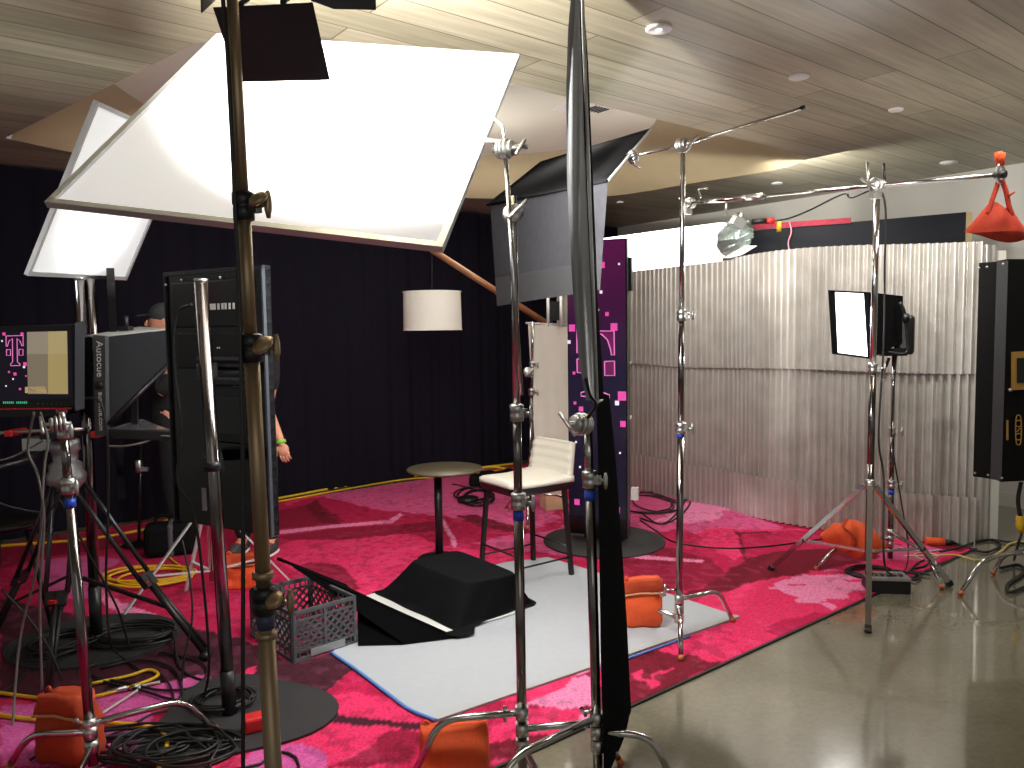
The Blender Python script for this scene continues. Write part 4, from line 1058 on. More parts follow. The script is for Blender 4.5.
# arc floor lamp: wooden post and boom, white drum shade on a wire
yl = 6.5
AL = thing('arc_floor_lamp', 'cream drum shade hanging from a slanting brown wooden lamp arm', 'floor lamp', G(552, 510, CZ))
gb = G(552, 508, CZ); yb_ = gb.y
tipA = P(432, 250, yb_ - .35); root = P(549, 325, yb_)
MB().tube([tipA, root + (root - tipA).normalized() * .06], [.026, .028], 14).build('arm', WOOD, AL)
MB().tube([root, V((gb.x, gb.y, .05))], .026, 14).build('post', WOOD, AL)
MB().ball(root, .04).build('joint', BLACKM, AL)
MB().box(gb + V((0, 0, .17)), (.17, .17, .34), .3).build('base_block', PALEW, AL, bevel=.004)
s_t = P(432, 292, yb_ - .35); s_b = P(432, 330, yb_ - .35); rS = 29 / F * (yb_ - .35)
mb = MB()
mb.tube([tipA, s_t + V((0, 0, -.02))], .0035, 6); mb.build('wire', CABLE, AL)
mb = MB(); NS = 40
mb.grid(lambda u, v: V((s_t.x + rS * (.98 + .02 * v) * math.cos(u * 2 * PI), s_t.y + rS * math.sin(u * 2 * PI), lerp(s_t.z, s_b.z, v))), NS, 4)
sh = mb.build('lamp_shade', SHADE, AL)
mb = MB()
for z in (s_t.z, s_b.z): mb.tube([V((s_t.x + rS * math.cos(j * 2 * PI / NS), s_t.y + rS * math.sin(j * 2 * PI / NS), z)) for j in range(NS + 1)], .004, 6)
for an in (0, 2.1, 4.2): mb.cyl(s_t, s_t + V((rS * math.cos(an), rS * math.sin(an), 0)), .003, n=6)
mb.build('hoop', WHITEP, sh)

# white cloth strip on a stand behind the stool
yw = 6.6
bW = G(529, 518, CZ); yw = bW.y
Wst, atW = turtle('grip_stand', 'distant grip stand behind the stool with the white cloth strip hung beside it', bW, P(533, 322, yw), [V((bW.x + .4, bW.y, CZ)), V((bW.x - .02, bW.y - .36, CZ)), V((bW.x - .2, bW.y + .35, CZ))], [.22, .18, .14],
    [P(528, 392, yw).z, P(528, 365, yw).z], [.0175, .015, .0125])
grip_head(P(528, 372, yw - .04), (.2, -1, 0), Wst, 1.2)
cw = thing('cloth_strip', 'white cloth strip hanging behind the cream stool, left of the tall display', 'cloth', P(552, 440, yw - .1))
mb = MB()
TLc, TRc, BLc, BRc = P(528, 323, yw), P(567, 325, yw + .1), P(536, 470, yw), P(577, 480, yw + .1)
mb.grid(lambda u, v: lerp(lerp(TLc, TRc, u), lerp(BLc, BRc, u), v) + V((0, .018 * math.sin(u * 9) * (.4 + v), 0)), 24, 14); mb.build('cloth', WHITECL, cw)
MB().cyl(TLc - V((.02, 0, 0)), TRc + V((.02, 0, 0)), .008, n=8).build('top_bar', FRAMEG, cw)
mb = MB()
for px in (548, 561): mb.cyl(P(px, 296, yw + .05), P(px, 326, yw + .05), .012, n=8)
mb.build('hanging_strap', WHITEP, cw)
mb = MB(); mb.box(P(556, 311, yw + .12), (.1, .04, .16)); mb.build('clamp_block', BLACKP, cw)

# ------------------------------------------------------------------ tall display
TT = G(604, 541, CZ)
an = math.radians(22); dn = V((-math.sin(an), -math.cos(an), 0)); dr_ = V((math.cos(an), -math.sin(an), 0))
TD = thing('display_totem', 'tall narrow display with pink letter and squares on a round black base', 'display', TT)
MB().lathe([(.45, 0), (.455, .006), (.45, .012), (.05, .014)], TT, n=56).build('base_plate', PLATE, TD)
wD, tD = .5, .10
ztop = P(622, 240, TT.y).z; zb = .06
cD = TT + V((0.0, 0, 0))
dl = PL(568, 400, TT + dn * .05, dn); drr = PL(627, 400, TT + dn * .05, dn)
L0 = V((dl.x, dl.y, 0)); R0_ = V((drr.x, drr.y, 0))
mb = MB(); mb.prism([L0 + V((0, 0, zb)), R0_ + V((0, 0, zb)), R0_ + V((0, 0, ztop)), L0 + V((0, 0, ztop))], -dn * tD); mb.build('case', GLOSSB, TD, bevel=.003)
mb = MB(); mb.prism([R0_ + V((0, 0, zb)) + dr_ * .001, R0_ + V((0, 0, ztop)) + dr_ * .001, R0_ + V((0, 0, ztop)) + dr_ * .001 - dn * .035, R0_ + V((0, 0, zb)) + dr_ * .001 - dn * .035], dr_ * .004); mb.build('side_trim', GREYM, TD)
mb = MB(); c = R0_ - dn * .06 + dr_ * .012; mb.box(c + V((0, 0, P(632, 275, TT.y).z)), (.03, .05, .24), -an); mb.build('side_box', BLACKP, TD)
for z in (.95, 1.35): MB().box(c + V((0, 0, z)), (.012, .02, .02), -an).build('side_fitting', WHITEP, TD)
MB().box(c + V((.03, -.0, .38)), (.05, .05, .09), -an).build('side_fitting', WHITEP, TD)
# screen
m = bpy.data.materials.new('display_screen'); m.use_nodes = True; nt = m.node_tree; b = nt.nodes['Principled BSDF']
tcn = nt.nodes.new('ShaderNodeTexCoord'); sx = nt.nodes.new('ShaderNodeSeparateXYZ'); nt.links.new(tcn.outputs['Generated'], sx.inputs[0])
cr = nt.nodes.new('ShaderNodeValToRGB'); e = cr.color_ramp.elements
e[0].position = 0; e[0].color = rgb(14, 10, 30); e[1].position = 1; e[1].color = rgb(98, 16, 76)
x = e.new(.55); x.color = rgb(28, 14, 52)
nt.links.new(sx.outputs['Z'], cr.inputs['Fac']); nt.links.new(cr.outputs['Color'], b.inputs['Emission Color']); b.inputs['Emission Strength'].default_value = .7
b.inputs['Base Color'].default_value = (.01, .01, .012, 1); b.inputs['Roughness'].default_value = .25
SCR = m
def glow(name, c, s): return mat(name, tuple(x * .2 for x in c[:3]) + (1,), .4, 0, 5, .05, emit=c, estr=s)
PINKG = glow('pink_glow', rgb(240, 80, 175), .85); WHITEG = glow('white_glow', rgb(255, 235, 250), .9); LINEG = glow('line_glow', rgb(244, 130, 205), .9); FILLG = glow('purple_glow', rgb(112, 18, 82), .8)
def on(px, py, k=.003): return PL(px, py, L0 + dn * k, dn)
lo = L0 + dr_ * .008 + dn * .001; ro = R0_ - dr_ * .008 + dn * .001
mb = MB(); mb.prism([lo + V((0, 0, .2)), ro + V((0, 0, .2)), ro + V((0, 0, ztop - .01)), lo + V((0, 0, ztop - .01))], dn * .001, 0)
def sq(px, py, w, h, mi):
    c = on(px, py); mb.prism([c - dr_ * w / 2 - V((0, 0, h / 2)), c + dr_ * w / 2 - V((0, 0, h / 2)), c + dr_ * w / 2 + V((0, 0, h / 2)), c - dr_ * w / 2 + V((0, 0, h / 2))], dn * .0005, mi)
kx = TT.y / F
for px, py, w, mi in [(572, 328, 7, 1), (614, 327, 7.5, 1), (602, 265, 6, 1), (607, 314, 4, 1), (622, 396, 9, 1), (617, 403, 4.5, 2), (623, 424, 6, 1), (574, 373, 3, 1), (581, 409, 5, 1), (575, 403, 3, 1), (577, 502, 6, 1), (617, 510, 6.5, 1),
        (569, 342, 3.5, 2), (601, 292, 3, 2), (598, 310, 2.2, 2), (619, 264, 2, 2), (576, 442, 2, 2), (620, 453, 2, 2), (580, 467, 2.2, 2), (571, 262, 4, 1), (576, 296, 2.5, 2), (571, 470, 2, 2), (608, 470, 2, 2), (600, 520, 2, 2)]:
    sq(px, py, w * kx * .92, w * kx, mi)
def outline(pts, fill=True, closed=True):
    q = [on(*p, .004) for p in pts]
    if fill: mb.poly([p - dn * .0006 for p in q], 4)
    mb.tube(q + ([q[0]] if closed else []), .0048, 6, True, 3)
Xr = lambda x: 2 * 595.5 - x
rh = [(597.0, 330), (614, 330), (614.4, 355), (611.5, 355), (610.5, 349), (607.5, 340), (602, 334.5), (598, 333)]
outline([(597, 331), (614, 331), (614.4, 355), (611.5, 355), (610.5, 349), (607.5, 340), (602, 334.5), (598.2, 333.4)])
outline([(594, 329.5), (576.8, 329), (577, 353), (579.6, 353), (580.6, 347), (583.5, 338), (588.5, 333.2), (592.8, 332)])
outline([(604.5, 361.5), (614.4, 361), (614.7, 375.5), (604.8, 375.5)]); outline([(577, 359), (586.5, 359.3), (586.5, 373.3), (577.3, 372.5)])
outline([(598.2, 333.4), (599, 388), (601.5, 391.8), (609.5, 395), (609.5, 399), (581, 396), (581, 392.6), (589.5, 390.2), (591.6, 387.5), (592.8, 332)], False)
mb.build('screen', [SCR, PINKG, WHITEG, LINEG, FILLG], TD)
mb = MB(); mb.box(TT + V((0, 0, .04)) - dn * .05, (.3, .12, .08), -an); mb.build('foot', BLACKM, TD)

# ------------------------------------------------------------------ sandbags
def bag(name, label, c, w, h, t, rot, colm, saddle=True, strap=True, tilt=0, handle=False):
    """a filled canvas bag, upright: rounded slab, pinched at the top, flap folded over, webbing along it"""
    c = V(c); Rz = Matrix.Rotation(rot, 3, 'Z') @ Matrix.Rotation(tilt, 3, 'Y')
    T_ = thing(name, label, 'sandbag', c, 'orange sandbags holding down the stands')
    rs = random.Random(len(label) * 7 + 3)
    ph = [rs.uniform(0, 6) for _ in range(6)]
    def pt(u, v, k=1.0, o=0):      # u around 0..1, v height 0..1
        a = u * 2 * PI
        cx, sy = math.cos(a), math.sin(a)
        ex = lambda q, e: abs(q) ** e * (1 if q >= 0 else -1)
        wd = w / 2 * (1 - .05 * v + .03 * math.sin(v * PI)) * (1 if v > .12 else .93 + v * .58)
        th = t / 2 * (1.02 - .62 * v ** 1.5) * (.75 + .25 * min(1, v * 6))
        x = ex(cx, .3) * wd * k; y = ex(sy, .7) * th * k
        y += .010 * math.sin(x * 28 / w * .5 + ph[0]) * (1 - abs(cx)) + .007 * math.sin(v * 11 + ph[1] + cx * 3)
        z = v * h + .018 * h / .25 * math.sin(cx * 2.5 + ph[2]) * v
        return c + Rz @ V((x, y, z + o))
    mb = MB(); nu, nv = 40, 14
    vs = [pt(i / nu, j / nv) for j in range(nv + 1) for i in range(nu)]
    fs = [(j * nu + i, j * nu + (i + 1) % nu, (j + 1) * nu + (i + 1) % nu, (j + 1) * nu + i) for j in range(nv) for i in range(nu)]
    fs += [tuple(range(nu))[::-1], tuple(range(nv * nu, (nv + 1) * nu))]
    mb.add(vs, fs, 0, True); mb.build('body', colm, T_)
    if saddle:
        mb = MB(); mb.grid(lambda u, v: pt(.5 + u * .5, 1.0 - v * .3, 1.05) + Rz @ V((0, -.008 - .008 * math.sin(v * PI), .006)), 24, 5)
        fl2 = mb.build('flap', ORANGED if colm is ORANGE else colm, T_, solid=.004)
        mb = MB(); mb.tube([pt(.5 + .5 * k / 16, .71, 1.06) + Rz @ V((0, -.012, 0)) for k in range(1, 16)], .006, 6); mb.build('seam_webbing', WEBB, T_)
        mb = MB(); g = pt(.88, .72, 1.08) + Rz @ V((0, -.012, 0)); mb.lathe([(.005, -.004), (.014, -.003), (.014, .003), (.005, .004)], g, Rz @ V((0, -1, 0)), 14); mb.build('grommet', CASTM, T_)
    if strap:
        for s in (-1, 1):
            a = c + Rz @ V((s * w * .36, 0, h * .97)); b_ = c + Rz @ V((s * w * .44, 0, h * .97))
            mb = MB(); mb.tube(smooth_path([a, a + V((0, 0, .008)), (a + b_) / 2 + V((0, 0, .016)), b_ + V((0, 0, .008)), b_], 4), .006, 8); mb.build('strap_loop', colm, T_)
    return T_
def yawto(a, b): return math.atan2(b.y - a.y, b.x - a.x)
g = G(455, 778); cb = V((g.x, g.y, .03)); zt1 = P(455, 722, g.y).z
bag('sandbag', 'orange sandbag over the leg of the front grip stand at the bottom centre', P(455, 775, 2.72), .255, P(455, 723, 2.72).z - P(455, 775, 2.72).z, .13, .05, ORANGE, saddle=False)
g = G(643, 628); bag('sandbag', 'bright orange sandbag on the right part of the white mat', V((g.x, g.y + .02, .02)), .21, .24, .15, -.12, ORANGE)
g = G(63, 764, CZ); bag('sandbag', 'orange sandbag with folded flap at the lower left corner', V((g.x, g.y + .05, CZ)), .235, .25, .17, -.35, ORANGED)
g = G(246, 587, CZ); bag('sandbag', 'orange sandbag behind the chrome pole, near the hidden person’s shoe'.replace('’', ''), V((g.x, g.y, CZ)), .24, .22, .12, .1, ORANGE, saddle=True)
# slumped bag over the softbox stand leg
cS = P(853, 551, yE - .15); 
SBg = thing('sandbag', 'orange sandbag slumped across the leg of the softbox stand', 'sandbag', cS, 'orange sandbags holding down the stands')
a_ = P(820, 536, yE - .2); b_ = P(888, 548, yE - .25)
mb = MB(); ax_ = (b_ - a_); nrmY = V((0, -1, 0))
def slump(u, v):
    p = lerp(a_, b_, u); an_ = v * 2 * PI
    prf = math.sin(PI * min(1, max(0, u))) ** .85
    r_ = .115 * prf + .004
    wob = 1 + .10 * math.sin(u * 17 + 2) * math.sin(an_ * 2 + u * 5) + .05 * math.sin(u * 31 + an_)
    z_ = math.sin(an_) * r_ * wob; y_ = math.cos(an_) * r_ * .8 * wob
    return p + V((0, y_, z_ * (1.0 if z_ > 0 else .95) + .02 * prf))
mb.grid(slump, 36, 22); mb.build('body', ORANGE, SBg)
mb = MB(); mb.tube([slump(.36 + .06 * math.sin(k * .5), .08 + k * .028) * 1 + V((0, -.006, .003)) for k in range(0, 26)], .010, 6); mb.build('strap', ORANGED, SBg)
# shot bag hanging at the boom end
hb_ = bend_ - dB * .05; SH = thing('hanging_weight_bag', 'red-orange weight bag hanging by straps from the right end of the boom', 'sandbag', hb_ - V((0, 0, .25)))
yH = hb_.y
def tri(u, v):
    # u 0..1 left-right, v 0 top..1 bottom
    top = lerp(P(988, 204, yH), P(1010, 206, yH), u); bot = lerp(P(964, 232, yH), P(1031, 236, yH), u) - V((0, 0, .035 * math.sin(u * PI)))
    return lerp(top, bot, v) + V((.0, 0, .012 * math.sin(u * 6)))
mb = MB()
for s in (1, -1): mb.grid(lambda u, v, s=s: tri(u, v) + V((0, s * .05 * math.sin(PI * min(1, v * .95 + .03)) ** .7 * math.sin(PI * u) ** .6 * (1 + .12 * math.sin(u * 14 + v * 4)), 0)), 24, 14)
mb.build('body', REDOR, SH)
for (q, nm) in (([(999, 180), (995, 192), (990, 206), (987, 214)], 's'), ([(1002, 180), (1006, 192), (1009, 206), (1012, 214)], 's')):
    MB().tube(smooth_path([P(x_, y_, yH - .02) for x_, y_ in q], 5), .012, 8).build('strap', REDOR, SH)
MB().tube([P(1008, 196, yH - .03), P(1015, 192, yH - .04)], [.008, .004], 6).build('strap_end', REDOR, SH)
cl_ = thing('spring_clamp', 'orange tipped spring clamp on the boom holding the hanging weight bag', 'clamp', P(999, 182, yH - .03))
mb = MB(); mb.tube([P(998, 152, yH - .03), P(999.5, 165, yH - .03)], [.02, .017], 10); mb.tube([P(1002, 153, yH - .06), P(1001.5, 165, yH - .04)], [.015, .014], 10); mb.build('grip', ORANGE, cl_)
mb = MB(); mb.tube(smooth_path([P(999, 164, yH - .04), P(997, 174, yH - .04), P(999, 184, yH - .03)], 4), .008, 8); mb.tube(smooth_path([P(1002, 164, yH - .03), P(1004, 174, yH - .03), P(1002, 184, yH - .02)], 4), .008, 8); mb.build('jaw', CASTM, cl_)
# ------------------------------------------------------------------ big screen seen from behind, on a chrome pole
def pole_stand(name, label, base, topz, r, plate_fn, lean=(0, 0), sleeve=.2):
    base = V((base[0], base[1], CZ)); t = thing(name, label, 'screen stand', base)
    top = V((base.x + lean[0], base.y + lean[1], topz)); at = lambda z: lerp(base, top, z / topz)
    MB().cyl(at(.03), top, r, n=24).build('pole', CHROME_SHADE, t)
    MB().cyl(at(.012), at(sleeve), r * 1.12, n=24).build('sleeve', BLACKM, t)
    MB().lathe([(r * 1.0, -.01), (r * 1.02, .004), (r * .8, .006)], top, n=24).build('cap', CASTM, t)
    mb = MB(); q = [base + plate_fn(k / 48 * 2 * PI) for k in range(48)]; mb.prism(q, (0, 0, .012)); mb.build('base_plate', PLATE, t)
    return t, at
b1_ = G(230, 716, CZ)
S1, at1 = pole_stand('screen_stand', 'chrome pole on a black floor plate holding up the big black screen at left', b1_, P(201, 280, b1_.y).z, .0265,
    lambda a: V((math.cos(a), math.sin(a), 0)) * (.36 + .05 * math.cos(3 * (a - .0)) + .04 * math.cos(a)), lean=(P(201, 280, b1_.y).x - b1_.x, 0), sleeve=.2)
tl = P(165, 271, 3.58); tr = P(264, 265, 3.26); wv_ = V((tr.x - tl.x, tr.y - tl.y, 0)).normalized(); nb_ = V((wv_.y, -wv_.x, 0))  # toward camera
zT = tr.z; zB = P(277, 537, 3.26).z
L1 = V((tl.x, tl.y, 0)); R1 = V((tr.x, tr.y, 0)); Wd = (R1 - L1).length
SV = thing('flat_screen', 'big black upright screen seen from behind on the left, a person hidden beyond it', 'screen', (L1 + R1) / 2 + V((0, 0, zB)))
def tv(u, h, o=0): return L1 + wv_ * (u * Wd) + nb_ * o + V((0, 0, zB + (zT - zB) * h))
def tvbox(u0, u1, h0, h1, o0, o1, name, m, par=None, bevel=0, mbx=None):
    mb = mbx or MB(); mb.prism([tv(u0, h0, o0), tv(u1, h0, o0), tv(u1, h1, o0), tv(u0, h1, o0)], nb_ * (o1 - o0))
    return mb.build(name, m, par or SV, bevel=bevel) if name else mb
tvbox(0, 1, 0, 1, -.035, 0, 'case', GLOSSB, bevel=.004)
tvbox(.985, 1.0, 0, 1, -.03, .012, 'side_rim', mat('grey_rim', rgb(86, 90, 98), .3, .5, 9, .15))
tvbox(0, .015, 0, 1, -.03, .012, 'side_rim', BLACKM)
tvbox(0, 1, .985, 1, -.03, .012, 'top_rim', BLACKM)
tvbox(.10, .88, .78, .955, 0, .022, 'upper_cover', BLACKP, bevel=.006)
tvbox(.12, .86, .62, .76, 0, .016, 'middle_cover', BLACKP, bevel=.006)
mb = MB()
for h in (.58, .605, .63, .655): tvbox(.35, .86, h, h + .012, 0, .026, None, None, mbx=mb)
mb.build('vent_ridges', GREYM, SV)
tvbox(.46, .9, .34, .56, 0, .03, 'rear_box', BLACKM, bevel=.01)
tvbox(.52, .84, .38, .52, .03, .036, 'socket_panel', GLOSSB)
mb = MB()
for i, (u0, u1) in enumerate([(.38, .40), (.42, .43), (.46, .47), (.50, .56), (.58, .60), (.62, .64), (.65, .67), (.69, .71), (.73, .75), (.78, .79)]): tvbox(u0, u1, .845, .868, .022, .024, None, None, mbx=mb)
mb.build('label_marks', WHITEP, SV)
tvbox(.30, .345, .06, .15, 0, .004, 'sticker', mat('grey_sticker', rgb(150, 150, 156), .5, 0, 12, .1))
tvbox(.90, .95, .10, .135, 0, .004, 'sticker', WHITEP)
mb = MB(); mb.cyl(tv(.43, .92, .05), tv(.45, .885, .05), .012, n=10); mb.build('red_plug', RED, SV)
mb = MB()
for u, h in ((.03, .95), (.2, .965), (.6, .965), (.9, .93), (.92, .5), (.9, .2), (.55, .7), (.57, .7)): mb.ball(tv(u, h, .014), .006, nu=8, nv=6)
mb.build('screws', CASTM, SV)
mb = MB(); mb.tube([tv(-.02, .93, -.02), tv(-.02, .88, -.02)], .008, 8); mb.box(tv(0, .885, -.02), (.03, .03, .02)); mb.build('side_catch', CASTM, SV)
tag(MB().tube(smooth_path([at1(1.72) + V((-.03, -.03, 0)), at1(1.68) + V((-.1, -.02, 0)), at1(1.5) + V((-.13, 0, 0)), at1(1.2) + V((-.12, 0, 0)), at1(1.0) + V((-.15, 0, 0)), at1(.85) + V((-.1, .02, 0)), at1(.5) + V((-.08, .02, 0)), at1(.2) + V((-.09, .04, 0)), b1_ + V((-.15, .1, .02))], 6), .006, 8).build('video_cable', CABLE), 'black cable looping beside the chrome pole behind the big screen', 'cable')
# bracket between pole and screen
mb = MB(); q = at1(1.06); mb.lathe([(.027, -.02), (.034, -.018), (.034, .018), (.027, .02)], q, n=20); mb.bar(q, tv(.48, (1.06 - zB) / (zT - zB), .03), .08, .05); mb.build('bracket', BLACKM, S1)
mb = MB(); q = at1(1.45); mb.bar(q, tv(.45, (1.45 - zB) / (zT - zB), .02), .08, .05); mb.build('bracket', BLACKM, S1)
rp = G(256, 729, CZ + .012); tag(MB().box(rp + V((0, 0, .03)), (.1, .07, .06), .5).build('red_pouch', RED, bevel=.01), 'small red pouch on the floor plate behind the bronze stand', 'pouch')

# second pole and plate
b2_ = G(97, 642, CZ)
S2, at2 = pole_stand('screen_stand', 'second chrome pole on a black floor plate, far left behind the camera tripod', b2_, P(80, 278, b2_.y).z, .027, lambda a: V((math.cos(a) * .42 - .02, math.sin(a) * .36 + .02, 0)), lean=(P(80, 278, b2_.y).x - b2_.x, 0), sleeve=.3)
mb = MB(); mb.bar(at2(1.45), P(108, 345, b2_.y + .02), .04, .05); mb.build('bracket', BLACKM, S2)
MB().cyl(at2(1.2) + V((.06, .02, 0)), P(90, 279, b2_.y + .02), .02, n=16).build('side_tube', CHROME_SHADE, S2)
mb = MB(); e0 = P(110, 268, b2_.y + .05); 
mb.prism([V((e0.x - .02, e0.y, .75)), V((e0.x + .022, e0.y, .75)), V((e0.x + .022, e0.y, e0.z)), V((e0.x - .02, e0.y, e0.z))], V((e0.x, e0.y, 0)).normalized() * .6)
tag(mb.build('flat_screen', GLOSSB), 'black upright screen seen edge-on behind the teleprompter hood', 'screen')
# ------------------------------------------------------------------ left grip stand with the director's monitor
bD2 = G(94, 778)
Ds, atD2 = turtle('grip_stand', 'leaning grip stand at the lower left with a blue band, under the picture monitor', bD2, P(62, 412, bD2.y + .05), [G(217, 733), G(8, 772), V((bD2.x + .1, bD2.y - .42, 0))], [.2, .17, .12], [P(69, 488, bD2.y).z, P(62, 432, bD2.y).z], [.0175, .015, .0125], blue=P(70, 505, bD2.y).z, zbot=.05)
hd = P(58, 424, bD2.y - .02); grip_head(hd, (-.8, -.6, 0), Ds, .9)
yM = 2.98
MO = thing('picture_monitor', 'black picture monitor at the left edge showing the pink letter and a plank wall', 'monitor', P(25, 410, yM))
def mon(px, py, o=0): return P(px, py, yM - o)
mb = MB(); mb.prism([mon(-40, 413), mon(76, 407), mon(76, 324), mon(-40, 328)], V((.0, .05, 0))); mb.build('case', BLACKP, MO, bevel=.004)
mb = MB(); mb.prism([mon(75, 411, .02), mon(83, 409, -.03), mon(83, 321, -.03), mon(75, 323, .02)], V((.0, .012, 0))); mb.build('side_ear', mat('dark_grey_metal', rgb(62, 64, 70), .45, .3, 9, .1), MO)
SC2 = glow('monitor_dark', rgb(16, 10, 26), .6)
BEI = [glow('monitor_beige_%d' % i, c, .8) for i, c in enumerate([rgb(150, 138, 120), rgb(176, 158, 112), rgb(128, 116, 96), rgb(170, 150, 98), rgb(190, 160, 110)])]
mb = MB()
def mq(pts, mi, o): mb.poly([mon(x_, y_, o) for x_, y_ in pts], mi)
mq([(-36, 334), (72, 330), (73, 398), (-36, 402)], 0, .002)
for pts, mi in [([(27, 332), (48, 331.5), (48, 354), (27, 354)], 5), ([(48, 331.5), (67, 331), (67.5, 354), (48, 354)], 6), ([(27, 354), (48, 354), (48, 394), (28, 394)], 7), ([(48, 354), (67.5, 354), (68, 394), (48, 394)], 8), ([(25, 387), (45, 386), (47, 393.5), (25, 393)], 9)]: mq(pts, mi, .004)
kM = yM / F
for px, py, w, mi in [(4, 334, 3, 1), (22, 334, 3, 1), (25, 364, 3.5, 1), (24, 367, 2.2, 2), (15, 374, 3, 1), (9, 372, 2, 1), (13, 379, 1.6, 2), (6, 386, 1.4, 2), (20, 389, 2.2, 1), (2, 341, 1.6, 2), (26, 376, 1.6, 1)]:
    c = mon(px, py, .0045); h_ = w * kM / 2; mb.poly([c + V((-h_, 0, -h_)), c + V((h_, 0, -h_)), c + V((h_, 0, h_)), c + V((-h_, 0, h_))], mi)
def ol(pts): q = [mon(x_, y_, .005) for x_, y_ in pts]; mb.tube(q + [q[0]], .0014, 5, True, 3)
ol([(6, 336), (23, 335.5), (23.2, 346), (22, 346), (20, 341), (17, 338.5), (17.4, 362), (20, 364), (20, 365.5), (10.5, 365.7), (10.5, 364), (12.6, 362), (12.4, 338.5), (9, 341), (7.4, 346.4), (6.2, 346.5)])
ol([(6.5, 349.5), (10.5, 349.5), (10.5, 355.5), (6.5, 355.5)]); ol([(19, 349.3), (23, 349.3), (23, 355.3), (19, 355.3)])
mb.build('screen', [SC2, PINKG, WHITEG, LINEG, FILLG] + BEI, MO)
GRG = glow('green_text', rgb(70, 190, 140), .8)
mb = MB()
for k in range(13):
    if k == 6: continue
    x_ = 3 + k * 1.9; mb.poly([mon(x_, 401.5, .004), mon(x_ + 1.2, 401.5, .004), mon(x_ + 1.2, 403.6, .004), mon(x_, 403.6, .004)])
mb.build('button_lettering', GRG, MO)
mb = MB()
for k in range(6): mb.ball(mon(38 + k * 4.6, 404, .003), .004, nu=8, nv=6)
mb.build('buttons', GREYM, MO)
mb = MB(); mb.prism([mon(-30, 410), mon(72, 409), mon(72, 407.5), mon(-30, 408.5)], V((0, -.006, 0))); mb.build('red_lip', RED, MO)
mb = MB(); mb.cyl(mon(62, 412, -.05), mon(61, 408, -.06), .02, n=12); mb.bar(mon(62, 412, -.04), mon(62, 395, -.12), .03, .02); mb.build('mount', CASTM, MO)

# ------------------------------------------------------------------ camera tripod, rig and teleprompter
TRp = V((-2.13, 3.78, CZ)); apx = P(66, 470, 3.75)
TRI = thing('camera_tripod', 'black double tube camera tripod behind the lower left grip stand', 'tripod', V((apx.x, apx.y, CZ)))
tf = [G(48, 704, CZ), G(206, 660, CZ), G(-12, 655, CZ)]
for f in tf:
    lg = None
    d_ = (f - apx); s_ = V((0, 0, 1)).cross(d_).normalized() * .045
    m_ = lerp(apx, f, .56)
    mb = MB()
    for k in (-1, 1): mb.cyl(apx + s_ * k + V((0, 0, .02)), m_ + s_ * k, .011, n=12)
    lg = mb.build('leg', mat('dark_tube', rgb(70, 72, 76), .3, .8, 9, .1), TRI)
    MB().bar(lerp(apx, f, .55), lerp(apx, f, .61), .085, .03, s_.normalized().cross(d_).normalized()).build('leg_clamp', BLACKP, lg)
    mb = MB(); mb.cyl(m_, f + V((0, 0, .03)), .016, n=12); mb.cyl(m_ + s_ * .5, f + s_ * .3 + V((0, 0, .06)), .009, n=10); mb.build('lower_leg', BLACKM, lg)
    MB().ball(f + V((0, 0, .025)), .032, (1, 1, .7)).build('rubber_foot', BLACKP, lg)
    MB().bar(lerp(apx, f, .72) , V((apx.x, apx.y, .42)), .02, .014).build('spreader_arm', BLACKM, TRI)
    mb = MB(); e_ = lerp(apx, f, .585); mb.box(e_ + V((.0, -.03, .0)), (.03, .02, .015)); mb.build('red_lever', RED, lg)
MB().lathe([(.05, -.1), (.085, -.06), (.09, -.02), (.075, 0.0), (.075, .03), (.055, .045), (.06, .09), (.07, .10), (.065, .15), (.03, .16)], apx, n=28).build('fluid_head', mat('grey_head', rgb(150, 152, 154), .35, .5, 9, .15), TRI)
mb = MB(); mb.box(apx + V((0, 0, .18)), (.12, .2, .03)); mb.build('head_plate', BLACKM, TRI)
mb = MB(); mb.tube([apx + V((-.06, -.05, .1)), P(20, 462, 3.6), P(-30, 475, 3.4)], .012, 10); mb.build('pan_bar', mat('dark_tube', rgb(70, 72, 76), .3, .8), TRI)
RG = thing('camera_rig', 'pair of rig rails with red clamps below the picture monitor', 'camera rig', apx + V((0, 0, .195)))
zr = P(40, 432, 3.72).z; 
for dy in (0, .1): MB().cyl(P(-30, 434, 3.72 + dy), P(84, 429, 3.72 + dy), .009, n=12).build('rail', CASTM, RG)
for px in (16, 70): MB().box(P(px, 432, 3.76), (.03, .13, .028)).build('rail_clamp', RED, RG)
mb = MB(); mb.box(P(20, 385, 3.9), (.5, .22, .3)); mb.box(P(60, 395, 3.85), (.14, .14, .14)); mb.build('camera_body', BLACKP, RG)
mb = MB(); mb.box(P(44, 443, 3.76), (.14, .12, .06)); mb.build('base_block', CASTM, RG)

PRM = thing('teleprompter', 'black teleprompter hood with white lettering, left of the big black screen', 'teleprompter', P(120, 432, 3.8))
HOODM = mat('black_hood_cloth', rgb(38, 39, 42), .9, 0, 50, .15, .05, spec=.1)
yh = 3.7
h0, h1 = P(97, 334, yh), P(97, 434, yh); s1h = P(106, 337, yh + .02); s2h = P(107, 430, yh + .02)
fr0 = [P(93, 335, yh), P(105, 336, yh - .01), P(106, 436, yh - .01), P(95, 436, yh)]
mb = MB(); mb.prism(fr0, V((.01, .015, 0))); mb.build('lettered_strip', mat('grey_strip_board', rgb(66, 68, 72), .6, 0, 15, .08), PRM)
a1_, a2_, a3_, a4_ = P(106, 337, yh), P(169, 330, yh + .25), P(169, 364, yh + .25), P(108, 424, yh)
mb = MB(); mb.prism([a1_, a2_, a3_, a4_], V((.002, .008, 0)))
hd_ = mb.build('hood_side', HOODM, PRM)
bk = V((-.42, .22, .01))
